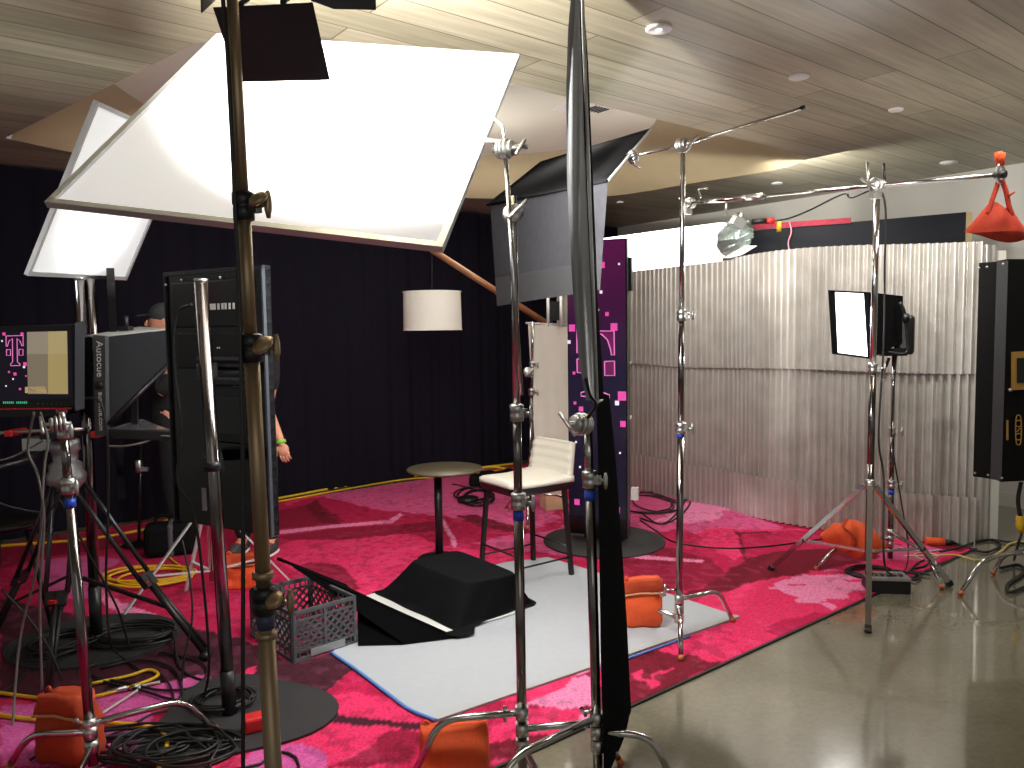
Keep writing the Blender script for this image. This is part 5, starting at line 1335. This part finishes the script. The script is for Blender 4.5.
mb = MB(); mb.add([P(86, 336, yh + .05), a1_ + V((0, 0, .004)), a2_ + V((0, 0, .004)), P(140, 327, yh + .75)], [(0, 1, 2, 3)]); mb.build('hood_top', mat('grey_hood_top', rgb(150, 150, 148), .6, 0, 15, .06), PRM, solid=.006)
mb = MB(); mb.tube([a4_, a3_], .012, 8); mb.build('hood_piping', BLACKP, PRM)
mb = MB(); mb.add([P(70, 336, yh + .1), P(92, 338, yh + .02), P(92, 420, yh + .02), P(72, 400, yh + .15)], [(0, 1, 2, 3)]); mb.build('hood_drape', DUVET, PRM, solid=.004)
ty = yh - .012
def vert_text(txt, px, py, size):
    o = P(px, py, ty - .002); dwn = (fr0[3] - fr0[0]).normalized(); xr = (fr0[1] - fr0[0]).normalized(); xr.z = 0; xr.normalize()
    return text_geo(txt, size, basis(o, dwn, xr, V((0, -1, 0))))
mb = MB(); mb.add(*vert_text('Autocue', 99.5, 359, .05)); mb.add(*vert_text('autocue.com', 100.8, 411.5, .036)); mb.build('lettering', WHITEP, PRM)
mb = MB(); mb.lathe([(.018, -.01), (.022, 0), (.018, .012), (.004, .014)], P(99, 385, ty), V((0, -1, 0)), 18); mb.build('knob', BLACKP, PRM)
mb = MB(); mb.box(P(126, 330, yh + .3), (.05, .06, .04)); mb.cyl(P(126, 330, yh + .3), P(126, 316, yh + .3), .012, n=10); mb.build('top_bracket', BLACKP, PRM)
t1, t2, t3, t4 = P(107, 429, yh - .02), P(107, 429, yh - .02) + V((-.04, .42, 0)), P(160, 426, yh + .36), P(176, 432, yh + .04)
mb = MB(); mb.prism([t1, t4, t3, t2], V((0, 0, -.045))); mb.build('prompter_screen', BLACKP, PRM, bevel=.004)
mb = MB(); mb.prism([p + V((0, 0, .001)) for p in [lerp(t1, t3, .06), lerp(t4, t2, .06), lerp(t3, t1, .06), lerp(t2, t4, .06)]], V((0, 0, .003))); mb.build('screen_glass', mat('dark_glass', rgb(90, 92, 94), .2, 0, 4, .1, coat=.5), PRM)
mb = MB(); mb.bar(P(135, 425, yh + .2), P(134, 375, yh + .22), .03, .02); mb.build('glass_support', BLACKM, PRM)
mb = MB(); mb.box(P(97, 434, yh + .03), (.035, .05, .03)); mb.build('red_clamp', RED, PRM)
tag(MB().tube(smooth_path([P(85, 398, yh - .05), P(98, 400, yh - .06), P(104, 415, yh - .06), P(108, 450, yh - .05), P(108, 520, yh - .05), P(106, 580, yh - .05), P(110, 640, yh - .1), G(120, 655, .03), G(140, 670, .02)], 6), .006, 8).build('prompter_cable', CABLE), 'black cable dropping from the teleprompter strip to the floor', 'cable')
tag(MB().tube(smooth_path([P(108, 446, yh - .05), P(125, 446, yh - .03), P(145, 442, yh + .02), P(158, 436, yh + .03), P(172, 436, yh + .03), P(174, 430, yh + .04)], 6), .005, 8).build('grey_cable', GREYCAB), 'grey cable hanging under the teleprompter screen', 'cable')
# thin stand under the prompter screen with a clamp
bm_ = G(139, 545, CZ); ym = bm_.y
MS = thing('thin_stand', 'thin black stand with a small clamp below the teleprompter, before the drape', 'light stand', bm_)
MB().cyl(bm_ + V((0, 0, .02)), P(141, 446, ym), .012, n=12).build('pole', BLACKM, MS)
MB().lathe([(.12, 0), (.125, .008), (.11, .016), (.02, .024)], bm_, n=32).build('base', BLACKM, MS)
mb = MB(); c = P(139, 466, ym); mb.lathe([(.02, -.05), (.028, -.04), (.028, .04), (.02, .05)], c, n=16); mb.box(c + V((.05, -.02, -.02)), (.06, .03, .03)); mb.build('clamp', CASTM, MS)
# black bag on the carpet by the drape
g = G(168, 556, CZ) - V((0, .1, 0))
BG = thing('black_bag', 'black bag with a grey strap lying by the drape on the left', 'bag', g)
mb = MB(); mb.box(g + V((0, .15, .12)), (.34, .2, .23), .35); mb.build('body', DUVET, BG, bevel=.04)
mb = MB(); mb.box(g + V((.01, .145, .122)), (.04, .21, .24), .35); mb.build('strap', mat('grey_webbing', rgb(86, 86, 90), .8, 0, 30, .1), BG, bevel=.03)
mb = MB(); mb.tube(smooth_path([g + V((-.08, .1, .23)), g + V((-.06, .1, .29)), g + V((.06, .12, .29)), g + V((.1, .13, .23))], 5), .012, 8); mb.build('handle', DUVET, BG)
# round black stool at the very left edge
g = V((-2.72, 3.95, CZ)); 
BS = thing('round_stool', 'round black stool cut off by the left edge', 'stool', g)
zs = P(2, 522, 3.95).z
MB().lathe([(.02, -.03), (.14, -.03), (.165, -.015), (.165, 0), (.14, .012), (.02, .014)], V((g.x + .08, g.y, zs)), n=32).build('seat', BLACKP, BS)
for k in range(3):
    a = k * 2.1 + .5; MB().cyl(V((g.x + .08 + .08 * math.cos(a), g.y + .08 * math.sin(a), zs - .02)), V((g.x + .08 + .18 * math.cos(a), g.y + .18 * math.sin(a), CZ)), .012, n=10).build('leg', BLACKM, BS)

# baby light stand with flat chrome legs behind the screen
fJ = [G(124, 616, CZ), G(186, 592, CZ), G(292, 584, CZ)]; cj = sum(fJ, V()) / 3; cj = P(211, 560, cj.y); cj = V((cj.x, cj.y, CZ))
JS = thing('light_stand', 'chrome light stand with crossed flat legs partly hidden behind the big black screen', 'light stand', cj)
zj = P(195, 525, cj.y).z + .05
MB().cyl(cj + V((0, 0, .1)), cj + V((0, 0, 1.6)), .0145, n=14).build('column', CHROME, JS)
for f in fJ:
    d_ = f - cj; a_ = cj + V((0, 0, zj + .08)) + d_.normalized() * .02
    lg = MB().bar(a_, f + V((0, 0, .008)), .022, .01).build('leg', mat('dull_aluminium', rgb(210, 210, 208), .5, .3, 9, .08), JS)
    MB().bar(cj + V((0, 0, .16)), lerp(a_, f, .66), .018, .008).build('brace', mat('dull_aluminium', rgb(200, 200, 200)), JS)
MB().lathe([(.016, -.03), (.026, -.025), (.026, .025), (.016, .03)], cj + V((0, 0, zj + .08)), n=16).build('leg_collar', CASTM, JS)

# ------------------------------------------------------------------ small floor items on the right
dp = G(893, 595); 
DM = thing('dimmer_pack', 'black box with silver top lying on the concrete under the combo stand', 'power box', V((dp.x, dp.y + .08, 0)))
rz_ = Matrix.Rotation(-.12, 3, 'Z'); cc_ = V((dp.x, dp.y + .09, .05))
MB().box(cc_ - V((0, 0, .01)), (.24, .14, .085), rz_).build('case', BLACKP, DM, bevel=.006)
MB().box(cc_ + V((0, 0, .035)), (.24, .14, .02), rz_).build('top_plate', CASTM, DM, bevel=.003)
mb = MB()
for k in range(6): mb.box(cc_ + rz_ @ V((-.1 + k * .035, -.02, .05)), (.022, .03, .012), rz_)
mb.build('sockets', GREYM, DM)
oc = G(934, 541, .03)
OP = thing('orange_plug', 'orange cable connector lying on the floor by the combo stand foot', 'plug', oc)
mb = MB(); mb.cyl(oc + V((-.06, .0, 0)), oc + V((.06, -.03, 0)), .03, n=14); mb.build('shell', ORANGE, OP)
mb = MB(); mb.cyl(oc + V((.06, -.03, 0)), oc + V((.12, -.05, 0)), .024, .014, n=12); mb.build('boot', BLACKP, OP)
yp = P(1020, 522, 4.7); YP = thing('yellow_plug', 'yellow plug on a black cable hanging below the black gold-marked case', 'plug', yp)
mb = MB(); mb.tube([P(1020, 516, 4.7), P(1020, 526, 4.7), P(1022, 532, 4.7)], [.022, .024, .016], 12); mb.build('shell', YELLOW, YP)
mb = MB(); mb.tube(smooth_path([P(1020, 516, 4.7), P(1018, 500, 4.72), P(1021, 482, 4.72)], 5), .012, 8); mb.tube(smooth_path([P(1022, 532, 4.7), P(1018, 545, 4.7), G(1014, 560, .02)], 5), .008, 8); mb.build('cord', CABLE, YP)

# ------------------------------------------------------------------ cables
def cable(label, pts, r=.006, m=CABLE, name='cable', group=None, k=8, nseg=6):
    return tag(MB().tube(smooth_path(pts, k), r, nseg).build(name, m), label, 'cable', group)
def gz(pts, z=.014): return [G(x, y, z) for x, y in pts]
def coil(label, px, py, rx, ry, turns, r=.006, m=CABLE, name='cable_coil', seed=1, z0=.016, tail=None, jit=.22):
    c = G(px, py, CZ); rs = random.Random(seed); pts = []
    n = int(turns * 14); o = [0, 0, 1, 1]
    for i in range(n):
        if i % 14 == 0: o = [rs.uniform(-jit, jit) * rx, rs.uniform(-jit, jit) * ry, rs.uniform(1 - jit, 1 + jit * .4), rs.uniform(1 - jit, 1 + jit * .4)]
        a = i / 14 * 2 * PI + .3
        pts.append(V((c.x + o[0] + rx * o[2] * math.cos(a), c.y + o[1] + ry * o[3] * math.sin(a), z0 + .004 * (i // 14) + rs.uniform(0, .006))))
    if tail: pts += gz(tail)
    return tag(MB().tube(smooth_path(pts, 3), r, 6).build(name, m), label, 'cable')
# yellow line along the drape
cable('yellow cable running along the foot of the black drape', gz([(-30, 548), (40, 543), (95, 538), (150, 528), (182, 516), (280, 498), (340, 487), (420, 475), (475, 468), (520, 463)], .016), .012, YELLOW, 'yellow_cable')
cable('second yellow cable looping along the carpet edge before the drape', gz([(276, 502), (330, 492), (400, 480), (440, 477), (470, 474), (500, 470)], .016), .008, YELLOW, 'yellow_cable')
coil('yellow cable coil on the carpet behind the tripod leg', 150, 578, .27, .2, 5, .008, YELLOW, 'yellow_cable_coil', 3, tail=[(172, 560), (158, 548), (120, 545)])
cable('yellow and black cable snaking across the dark carpet at left', gz([(-20, 690), (40, 698), (80, 699), (120, 690), (150, 680), (158, 674), (148, 670), (128, 676), (90, 684)], .02), .008, YELLOW, 'yellow_cable')
cable('yellow cable crossing in front of the lower left sandbag', gz([(-20, 712), (30, 719), (90, 722), (145, 726), (164, 735), (166, 750), (158, 770), (150, 800)], .02), .009, YELLOW, 'yellow_cable')
coil('big tangle of black cable on the floor at bottom left', 172, 756, .2, .13, 9, .006, seed=5, jit=.45, tail=[(210, 770), (260, 764), (272, 752), (296, 758), (300, 790)])
coil('black cable tangle by the foot of the bronze stand', 145, 748, .26, .12, 5, .006, seed=6, jit=.4, tail=[(100, 765), (70, 790)])
coil('black cable coil lying on the plate of the chrome pole', 224, 706, .13, .1, 6, .006, seed=8, z0=.03, jit=.2, tail=[(250, 690), (268, 700), (250, 690)])
coil('black cable coil on the rear floor plate at left', 128, 640, .24, .14, 6, .007, seed=9, z0=.03, jit=.3, tail=[(180, 668), (210, 682), (260, 688)])
coil('black cable coil beside the camera tripod at far left', 60, 648, .16, .16, 7, .006, seed=10, z0=.03, jit=.4, tail=[(40, 660), (20, 680), (-10, 700)])
cable('long black cable crossing the dark carpet at left', gz([(100, 668), (140, 660), (172, 668), (182, 690), (176, 700), (140, 690), (100, 680), (88, 668), (110, 660)], .02))
cable('black cable curling between the two floor plates', gz([(160, 652), (200, 662), (206, 676), (190, 688), (160, 690), (130, 684), (90, 676)], .02))
cable('thin black cable along the lower left carpet', gz([(30, 760), (50, 750), (110, 735), (150, 715), (170, 708), (172, 690), (160, 672)], .02), .005)
cable('pale grey cable and clips on the dark carpet', gz([(95, 718), (115, 705), (135, 692), (142, 686), (160, 682)], .02), .006, mat('pale_cable', rgb(196, 190, 180), .5, 0, 20, .1), 'pale_cable')
mb = MB(); g = G(108, 692, .02); mb.cyl(g, g + V((.07, .03, .004)), .012, n=10); mb.cyl(g + V((.08, .03, .004)), g + V((.12, .05, .004)), .009, n=10)
tag(mb.build('cable_connector', CASTM), 'silver cable connector on the dark carpet at left', 'plug')
coil('small black cable coil left of the stool, behind the table', 478, 497, .16, .35, 5, .008, seed=14, jit=.35, tail=[(462, 486), (452, 484)])
g = G(468, 502, CZ); tag(MB().lathe([(.08, 0), (.1, .01), (.1, .04), (.08, .05), (.02, .052)], g, n=24).build('power_puck', BLACKP), 'round black disc on the carpet behind the table', 'power box')
mb = MB(); g = G(492, 486, CZ)
for k in range(4): mb.box(g + V((k * .12 - .15, .1 * (k % 2), .07)), (.16, .2, .1 + .02 * k), .4 * k)
tag(mb.build('gear_heap', DUVET, bevel=.02), 'low heap of dark gear between the table and the stool', 'gear')
mb = MB(); g = G(500, 474, .05); mb.tube(smooth_path([g + V((-.4, -.1, .04)), g + V((-.1, 0, .08)), g + V((.1, .1, .03)), g + V((.35, 0, .06))], 5), .014, 8)
tag(mb.build('yellow_cable', YELLOW), 'short yellow cable lying over the dark gear heap', 'cable')
cable('black cable running from the display base across the carpet to the combo stand', gz([(640, 520), (655, 530), (675, 542), (720, 548), (770, 546), (830, 538), (870, 536)], .014))
coil('black cable loops on the pink carpet behind the display', 650, 507, .25, .45, 3, .007, seed=17, jit=.3, tail=[(690, 500), (684, 512), (664, 524), (640, 518)])
cable('black cable arc beside the display base', gz([(640, 492), (670, 493), (684, 500), (676, 514), (660, 524), (640, 512)], .014), .007)
coil('black cable coil beside the black power box', 868, 574, .15, .12, 4, .008, seed=20, jit=.15, z0=.014, tail=[(905, 572), (920, 575), (915, 580), (905, 576)])
cable('black cable from the orange plug toward the right stand', [oc + V((.12, -.05, 0))] + gz([(960, 545), (985, 552), (1000, 545), (990, 538)], .012) , .008)
cable('black cable on the concrete at the foot of the silver wall end', gz([(940, 552), (958, 548), (985, 540), (1010, 542), (1040, 545)], .012), .008)
cable('pale yellow cable lying on the concrete by the silver wall end', gz([(905, 556), (930, 556), (955, 555), (980, 560), (1000, 552), (1012, 543), (1040, 541)], .014), .007, mat('pale_yellow_rubber', rgb(214, 190, 110), .5, 0, 20, .1), 'yellow_cable')
cable('thin pale cable curls by the combo stand foot', gz([(900, 548), (925, 552), (938, 556), (925, 560), (915, 554), (940, 550)], .014), .005, mat('pale_cable', rgb(196, 190, 180)), 'pale_cable')
cable('black cable loop under the right edge stand', gz([(1030, 585), (1010, 592), (1008, 584), (1024, 572), (1018, 565), (1000, 568)], .014), .01)
cable('black cable winding over the carpet corner', gz([(905, 575), (920, 562), (932, 558), (925, 566), (910, 570), (930, 575)], .014), .007)
# cables hanging around the rig at the left
for i, (pts, lb) in enumerate([([(34, 412, 3.1), (28, 450, 3.12), (38, 476, 3.1), (44, 520, 3.12), (40, 600, 3.15), (42, 690, 3.2)], 'thin grey cable looping down beside the left grip stand'),
        ([(40, 412, 3.1), (48, 440, 3.1), (44, 470, 3.1), (38, 560, 3.15), (20, 640, 3.2), (10, 760, 3.0)], 'thin grey cable hanging straight from the picture monitor'),
        ([(-10, 500, 3.3), (15, 508, 3.35), (45, 512, 3.4), (60, 500, 3.4)], 'dark cable sagging below the rig rails at left'),
        ([(-10, 462, 3.5), (10, 458, 3.5), (30, 448, 3.5), (44, 440, 3.5)], 'grey cable under the picture monitor'),
        ([(182, 540, 3.6), (190, 580, 3.55), (192, 620, 3.5), (184, 660, 3.45), (180, 700, 3.4)], 'black cable dropping behind the chrome pole to the floor'),
        ([(60, 500, 3.5), (92, 560, 3.6), (118, 610, 3.65), (130, 650, 3.7)], 'black cable running down between the two poles at left'),
        ([(2, 590, 3.3), (30, 620, 3.3), (50, 650, 3.3), (62, 680, 3.3)], 'thin cable slanting across the lower left tripod leg')]):
    cable(lb, [P(*p) for p in pts], .005, GREYCAB if 'grey' in lb else CABLE)
# ------------------------------------------------------------------ people
def skin_geo(verts, edges, radii, sub=2, root=0):
    me = bpy.data.meshes.new('s'); me.from_pydata([tuple(v) for v in verts], edges, [])
    ob = bpy.data.objects.new('s', me); COL.objects.link(ob)
    md = ob.modifiers.new('sk', 'SKIN'); md.use_smooth_shade = True
    sv = me.skin_vertices[0].data
    for i, r in enumerate(radii): sv[i].radius = (r, r) if not isinstance(r, tuple) else r; sv[i].use_root = (i == root)
    ms = ob.modifiers.new('su', 'SUBSURF'); ms.levels = sub; ms.render_levels = sub
    dg = bpy.context.evaluated_depsgraph_get(); dg.update()
    m2 = bpy.data.meshes.new_from_object(ob.evaluated_get(dg))
    vs = [v.co.copy() for v in m2.vertices]; fs = [list(p.vertices) for p in m2.polygons]
    bpy.data.objects.remove(ob); bpy.data.meshes.remove(me); bpy.data.meshes.remove(m2)
    return vs, fs
class Chain:
    def __init__(s): s.v = []; s.e = []; s.r = []
    def p(s, co, r, prev=None):
        s.v.append(V(co)); s.r.append(r); i = len(s.v) - 1
        if prev is not None: s.e.append((prev, i))
        return i
def person(label, base, yaw, h, armL, armR, cap=False, wrist=None, longsleeve=False):
    """armL / armR: (elbow, wrist, finger direction) in the body frame: x right, y forward, z up, metres"""
    Rz = Matrix.Rotation(yaw, 3, 'Z'); base = V(base)
    k = h / 1.75
    W = lambda x, y, z: base + Rz @ (V((x, y, z)) * k)
    T_ = thing('person', label, 'person', base)
    c = Chain()
    pel = c.p(W(0, 0, .96), .115 * k); wa = c.p(W(0, .01, 1.12), .10 * k, pel); ch = c.p(W(0, .0, 1.30), .12 * k, wa); nk = c.p(W(0, -.01, 1.45), .06 * k, ch); hd0 = c.p(W(0, .01, 1.55), .055 * k, nk)
    ends = {}
    for s, arm in ((-1, armL), (1, armR)):
        sh = c.p(W(s * .18, 0, 1.39), .062 * k, ch); el = c.p(W(*arm[0]), .045 * k, sh); wr = c.p(W(*arm[1]), .028 * k, el)
        fd = (Rz @ V(arm[2])).normalized(); pm = c.p(c.v[wr] + fd * .05 * k, (.034 * k, .02 * k), wr); ends[s] = (c.v[wr], fd, c.v[pm])
        hp = c.p(W(s * .09, 0, .90), .095 * k, pel); kn = c.p(W(s * .10, .015, .50), .062 * k, hp); ak = c.p(W(s * .105, -.02, .10), .042 * k, kn); c.p(W(s * .115, .09, .05), .035 * k, ak)
    vs, fs = skin_geo(c.v, c.e, c.r)
    mb = MB(); mb.add(vs, fs, 0, True)
    hc = W(0, .03, 1.64); R3 = Rz
    mb.ball(hc, .115 * k, (.72, .88, 1.05), 20, 14, 0, R3)
    mb.ball(W(0, .045, 1.585), .075 * k, (.78, .85, .8), 16, 10, 0, R3)                 # jaw
    mb.tube([W(0, .122, 1.655), W(0, .142, 1.632), W(0, .147, 1.618), W(0, .128, 1.61)], [.008 * k, .012 * k, .014 * k, .01 * k], 8)   # nose
    for s in (-1, 1):
        mb.ball(W(s * .084, .02, 1.635), .026 * k, (.35, .7, 1.15), 10, 8, 0, R3)      # ears
        w_, fd, pm = ends[s]
        side = fd.cross(V((0, 1, 0)) if abs(fd.y) < .9 else V((1, 0, 0))).normalized(); nr = side.cross(fd).normalized()
        # palm and five fingers
        mb.ball(pm + fd * .012, .042 * k, (1, .5, 1.05), 12, 8, 0, Matrix((side, nr, fd)).transposed())
        for q, (o, L) in enumerate(((-.028, .066), (-.010, .076), (.009, .072), (.027, .058))):
            a = pm + fd * .035 * k + side * o * k
            mb.tube([a - fd * .02, a + fd * L * .45 * k + nr * .006, a + fd * L * .75 * k + nr * .022, a + fd * L * .86 * k + nr * .04], [.0095 * k, .009 * k, .008 * k, .006 * k], 8)
        a = pm - side * .03 * k
        mb.tube([a - fd * .015, a - side * .022 * k + fd * .015, a - side * .026 * k + fd * .045 * k + nr * .012], [.012 * k, .010 * k, .007 * k], 8)
    for s in (-1, 1): mb.ball(W(s * .033, .112, 1.662), .013 * k, (1.1, .7, .75), 10, 8, 1)      # eyes
    mb.ball(W(0, .116, 1.578), .024 * k, (1, .4, .28), 10, 6, 2)                            # mouth
    mb.build('body', [SKIN, mat('eye_dark', rgb(40, 30, 28), .2, 0, 9, .1), mat('lips', rgb(190, 100, 92), .5, 0, 9, .1)], T_)
    c2 = Chain(); a0 = c2.p(W(0, 0, .80), .16 * k); a = c2.p(W(0, 0, .95), .158 * k, a0); b = c2.p(W(0, .01, 1.12), .145 * k, a); d = c2.p(W(0, 0, 1.29), .152 * k, b); e = c2.p(W(0, -.012, 1.43), .075 * k, d)
    for s, arm in ((-1, armL), (1, armR)):
        sh = c2.p(W(s * .175, 0, 1.37), .075 * k, d); el = V(arm[0]); e_ = c2.p(lerp(c2.v[sh], W(*el), .98 if longsleeve else .62), .066 * k, sh)
        if longsleeve: c2.p(lerp(W(*el), W(*arm[1]), .95), .045 * k, e_)
    MB().add(*skin_geo(c2.v, c2.e, c2.r), 0, True).build('shirt', BLKSHIRT, T_)
    c3 = Chain(); a0 = c3.p(W(0, 0, 1.04), .135 * k); a = c3.p(W(0, 0, .93), .14 * k, a0)
    for s in (-1, 1):
        hp = c3.p(W(s * .09, 0, .88), .112 * k, a); kn = c3.p(W(s * .10, .015, .50), .08 * k, hp); c3.p(W(s * .105, -.02, .09), .066 * k, kn)
    MB().add(*skin_geo(c3.v, c3.e, c3.r), 0, True).build('trousers', BLKSHIRT, T_)
    for s in (-1, 1):
        mb = MB(); mb.ball(W(s * .115, .045, .05), .05 * k, (.95, 2.6, 1.0), 16, 10, 0, R3); mb.ball(W(s * .107, -.02, .08), .05 * k, (1, 1.1, 1), 12, 8, 0, R3)
        sh = mb.build('shoe', mat('grey_shoe', rgb(64, 62, 62), .7, 0, 30, .2), T_)
        mb = MB(); mb.ball(W(s * .115, .045, .018), .052 * k, (1, 2.65, .34), 16, 8, 0, R3); mb.build('sole', WHITEP, sh)
        mb = MB()
        for q in range(4): mb.tube([W(s * .115 - .028, .05 + q * .022, .094 - q * .006), W(s * .115, .05 + q * .022, .104 - q * .006), W(s * .115 + .028, .05 + q * .022, .094 - q * .006)], .005 * k, 6)
        mb.build('laces', ORANGE, sh)
    if cap:
        mb = MB(); mb.ball(W(0, .02, 1.69), .118 * k, (.78, .93, .75), 18, 10, 0, R3)
        mb.grid(lambda u, v: W((u - .5) * .16 * (1 - .25 * v), .10 + v * .10, 1.70 - .012 * v - .02 * abs(u - .5)), 10, 6)
        mb.build('cap', CAPM, T_, solid=.004)
    mb = MB(); mb.ball(W(0, .0, 1.655), .118 * k, (.75, .86, 1.02) if not cap else (.74, .84, .8), 18, 12, 0, R3)
    mb.v = [v if (Rz.transposed() @ (v - base)).y / k < .06 or (v.z - base.z) / k > 1.70 else v + (hc - v) * .3 for v in mb.v]
    mb.build('hair', HAIRM, T_)
    if wrist:
        w_, fd, pm = ends[wrist]; MB().lathe([(.030 * k, -.012), (.034 * k, -.010), (.034 * k, .010), (.030 * k, .012)], w_ + fd * .005, fd, 20).build('wristband', GREEN, T_)
    return T_
# person behind the big screen: right wrist and hand and one shoe show to the right of it
hand = P(279, 446, 5.35)
bP = G(262, 553, CZ); bP = V((bP.x - .03, bP.y - .02, CZ))
yw_ = PI - .15          # facing the camera: the figure's left side is at the right of the picture
Rz = Matrix.Rotation(yw_, 3, 'Z'); k = 1.0
def loc(p): return Rz.transposed() @ (p - bP)
wl = loc(P(281, 441, bP.y - .12)); el = loc(P(267, 408, bP.y + .02)); fdl = Rz.transposed() @ V((.25, -.12, -1))
person('person in black behind the big screen, only hand with lime wristband and shoe visible', bP, yw_, 1.75, (tuple(el), tuple(wl), tuple(fdl)), ((.27, -.02, 1.10), (.27, .1, .86), (0, .2, -1)), wrist=-1)
# second person with a cap behind the teleprompter
b2p = V((P(168, 330, 5.85).x, 5.85, CZ)); hz_ = P(160, 322, 5.85).z
yw2 = PI * .78 + .0
hh = (hz_ + .0) / 1.645 * 1.75
Rz2 = Matrix.Rotation(PI * .62, 3, 'Z'); yw2 = PI * .62
bx = b2p; kk = hh / 1.75
wr2 = Rz2.transposed() @ (P(170, 372, 5.6) - bx) / kk
person('person in a charcoal peaked cap behind the teleprompter, beside the big screen', bx, yw2, hh, ((-.30, .05, 1.12), tuple(wr2), (.1, .35, .8)), ((.25, -.03, 1.12), (.24, -.02, .86), (0, .1, -1)), cap=True, longsleeve=True)

# ------------------------------------------------------------------ light
def area(name, loc_, tgt, size, power, col=(1, 1, 1), sy=None, spread=None):
    l = bpy.data.lights.new(name, 'AREA'); l.energy = power; l.size = size; l.color = col
    if sy: l.shape = 'RECTANGLE'; l.size_y = sy
    if spread: l.spread = spread
    o = bpy.data.objects.new(name, l); COL.objects.link(o); o.location = loc_
    o.rotation_euler = (V(tgt) - V(loc_)).to_track_quat('-Z', 'Y').to_euler(); return o
def spot(name, loc_, tgt, power, ang, blend=.4, r=.05, col=(1, 1, 1)):
    l = bpy.data.lights.new(name, 'SPOT'); l.energy = power; l.spot_size = ang; l.spot_blend = blend; l.shadow_soft_size = r; l.color = col
    o = bpy.data.objects.new(name, l); COL.objects.link(o); o.location = loc_
    o.rotation_euler = (V(tgt) - V(loc_)).to_track_quat('-Z', 'Y').to_euler(); return o
spot('lamp_beam', hc_lamp + fwd_lamp * .05, lerp(big[0], big[2], .74), 1000, math.radians(88), .4, .05, (1, .97, .92))
spot('lamp_beam_rear', pc2 + V((-.25, -.9, -.1)) if False else pc2 - (pn2 if pn2.y < 0 else -pn2) * .9 + V((0, 0, -.1)), pc2 + V((.05, 0, -.15)), 60, math.radians(48), .6, .05, (1, .98, .95))
S.world = bpy.data.worlds.new('world'); S.world.use_nodes = True
bg = S.world.node_tree.nodes['Background']; bg.inputs[0].default_value = (1, .97, .92, 1); bg.inputs[1].default_value = .2
# soft ceiling downlights of the room
for i, (x, y) in enumerate([(.4, 5.0), (1.9, 5.1), (2.4, 3.6), (-.3, 6.6), (3.4, 4.4)]):
    area('downlight', (x, y, CEIL - .05), (x, y, 0), .5, 14, (1, .95, .86))
spot('lamp_spill', hc_lamp + V((0, .15, .05)), (-.42, 3.0, CEIL), 1000, math.radians(80), .9, .05, (1, .96, .88))
area('recess_fill', (-.3, 6.2, 2.75), (-.3, 6.0, 3.3), .8, 3.5, (1, .97, .9))  # added lamp that brightens the recess, no fixture hangs there
spot('silver_wall_right_fill', (1.9, 4.6, 2.7), (3.2, 5.8, 1.3), 150, math.radians(75), .9, .25, (1, .97, .92))  # added spot to brighten the right part of the silver wall
area('left_ceiling_fill', (-2.7, 2.6, 1.9), (-2.7, 2.7, 3.2), 1.6, 12, (1, .96, .92))  # added unseen lamp facing up, stands in for bounce on the left ceiling
area('right_ceiling_fill', (2.7, 4.6, 2.0), (2.7, 4.7, 3.2), 1.6, 6, (1, .96, .88))  # added unseen lamp facing up, brightens the ceiling at right
area('back_wall_fill', (2.4, 6.4, 2.55), (4.0, 7.6, 2.55), .8, 14, (1, .98, .93))  # added lamp above the silver wall, brightens the white wall beyond
area('key_through_panel', (pc.x + .55, pc.y + .45, pc.z - .1), (-.6, 5.5, .2), 1.1, 56, (1, .98, .95))
area('camera_side_fill', (.6, -1.2, 2.6), (0.6, 5, .8), 2.5, 15, (1, .97, .93))
spot('softbox_beam', cen + nf * .05, cen + nf, 40, math.radians(110), .6, .08)
spot('silver_wall_fill', (.9, 5.9, 2.7), (2.5, 6.4, 1.2), 110, math.radians(100), .9, .25, (1, .97, .92))  # added spot grazing the silver wall to bring out its ridges
for o in list(bpy.data.objects):
    if '_o' in o: del o['_o']
    if '_top' in o: del o['_top']
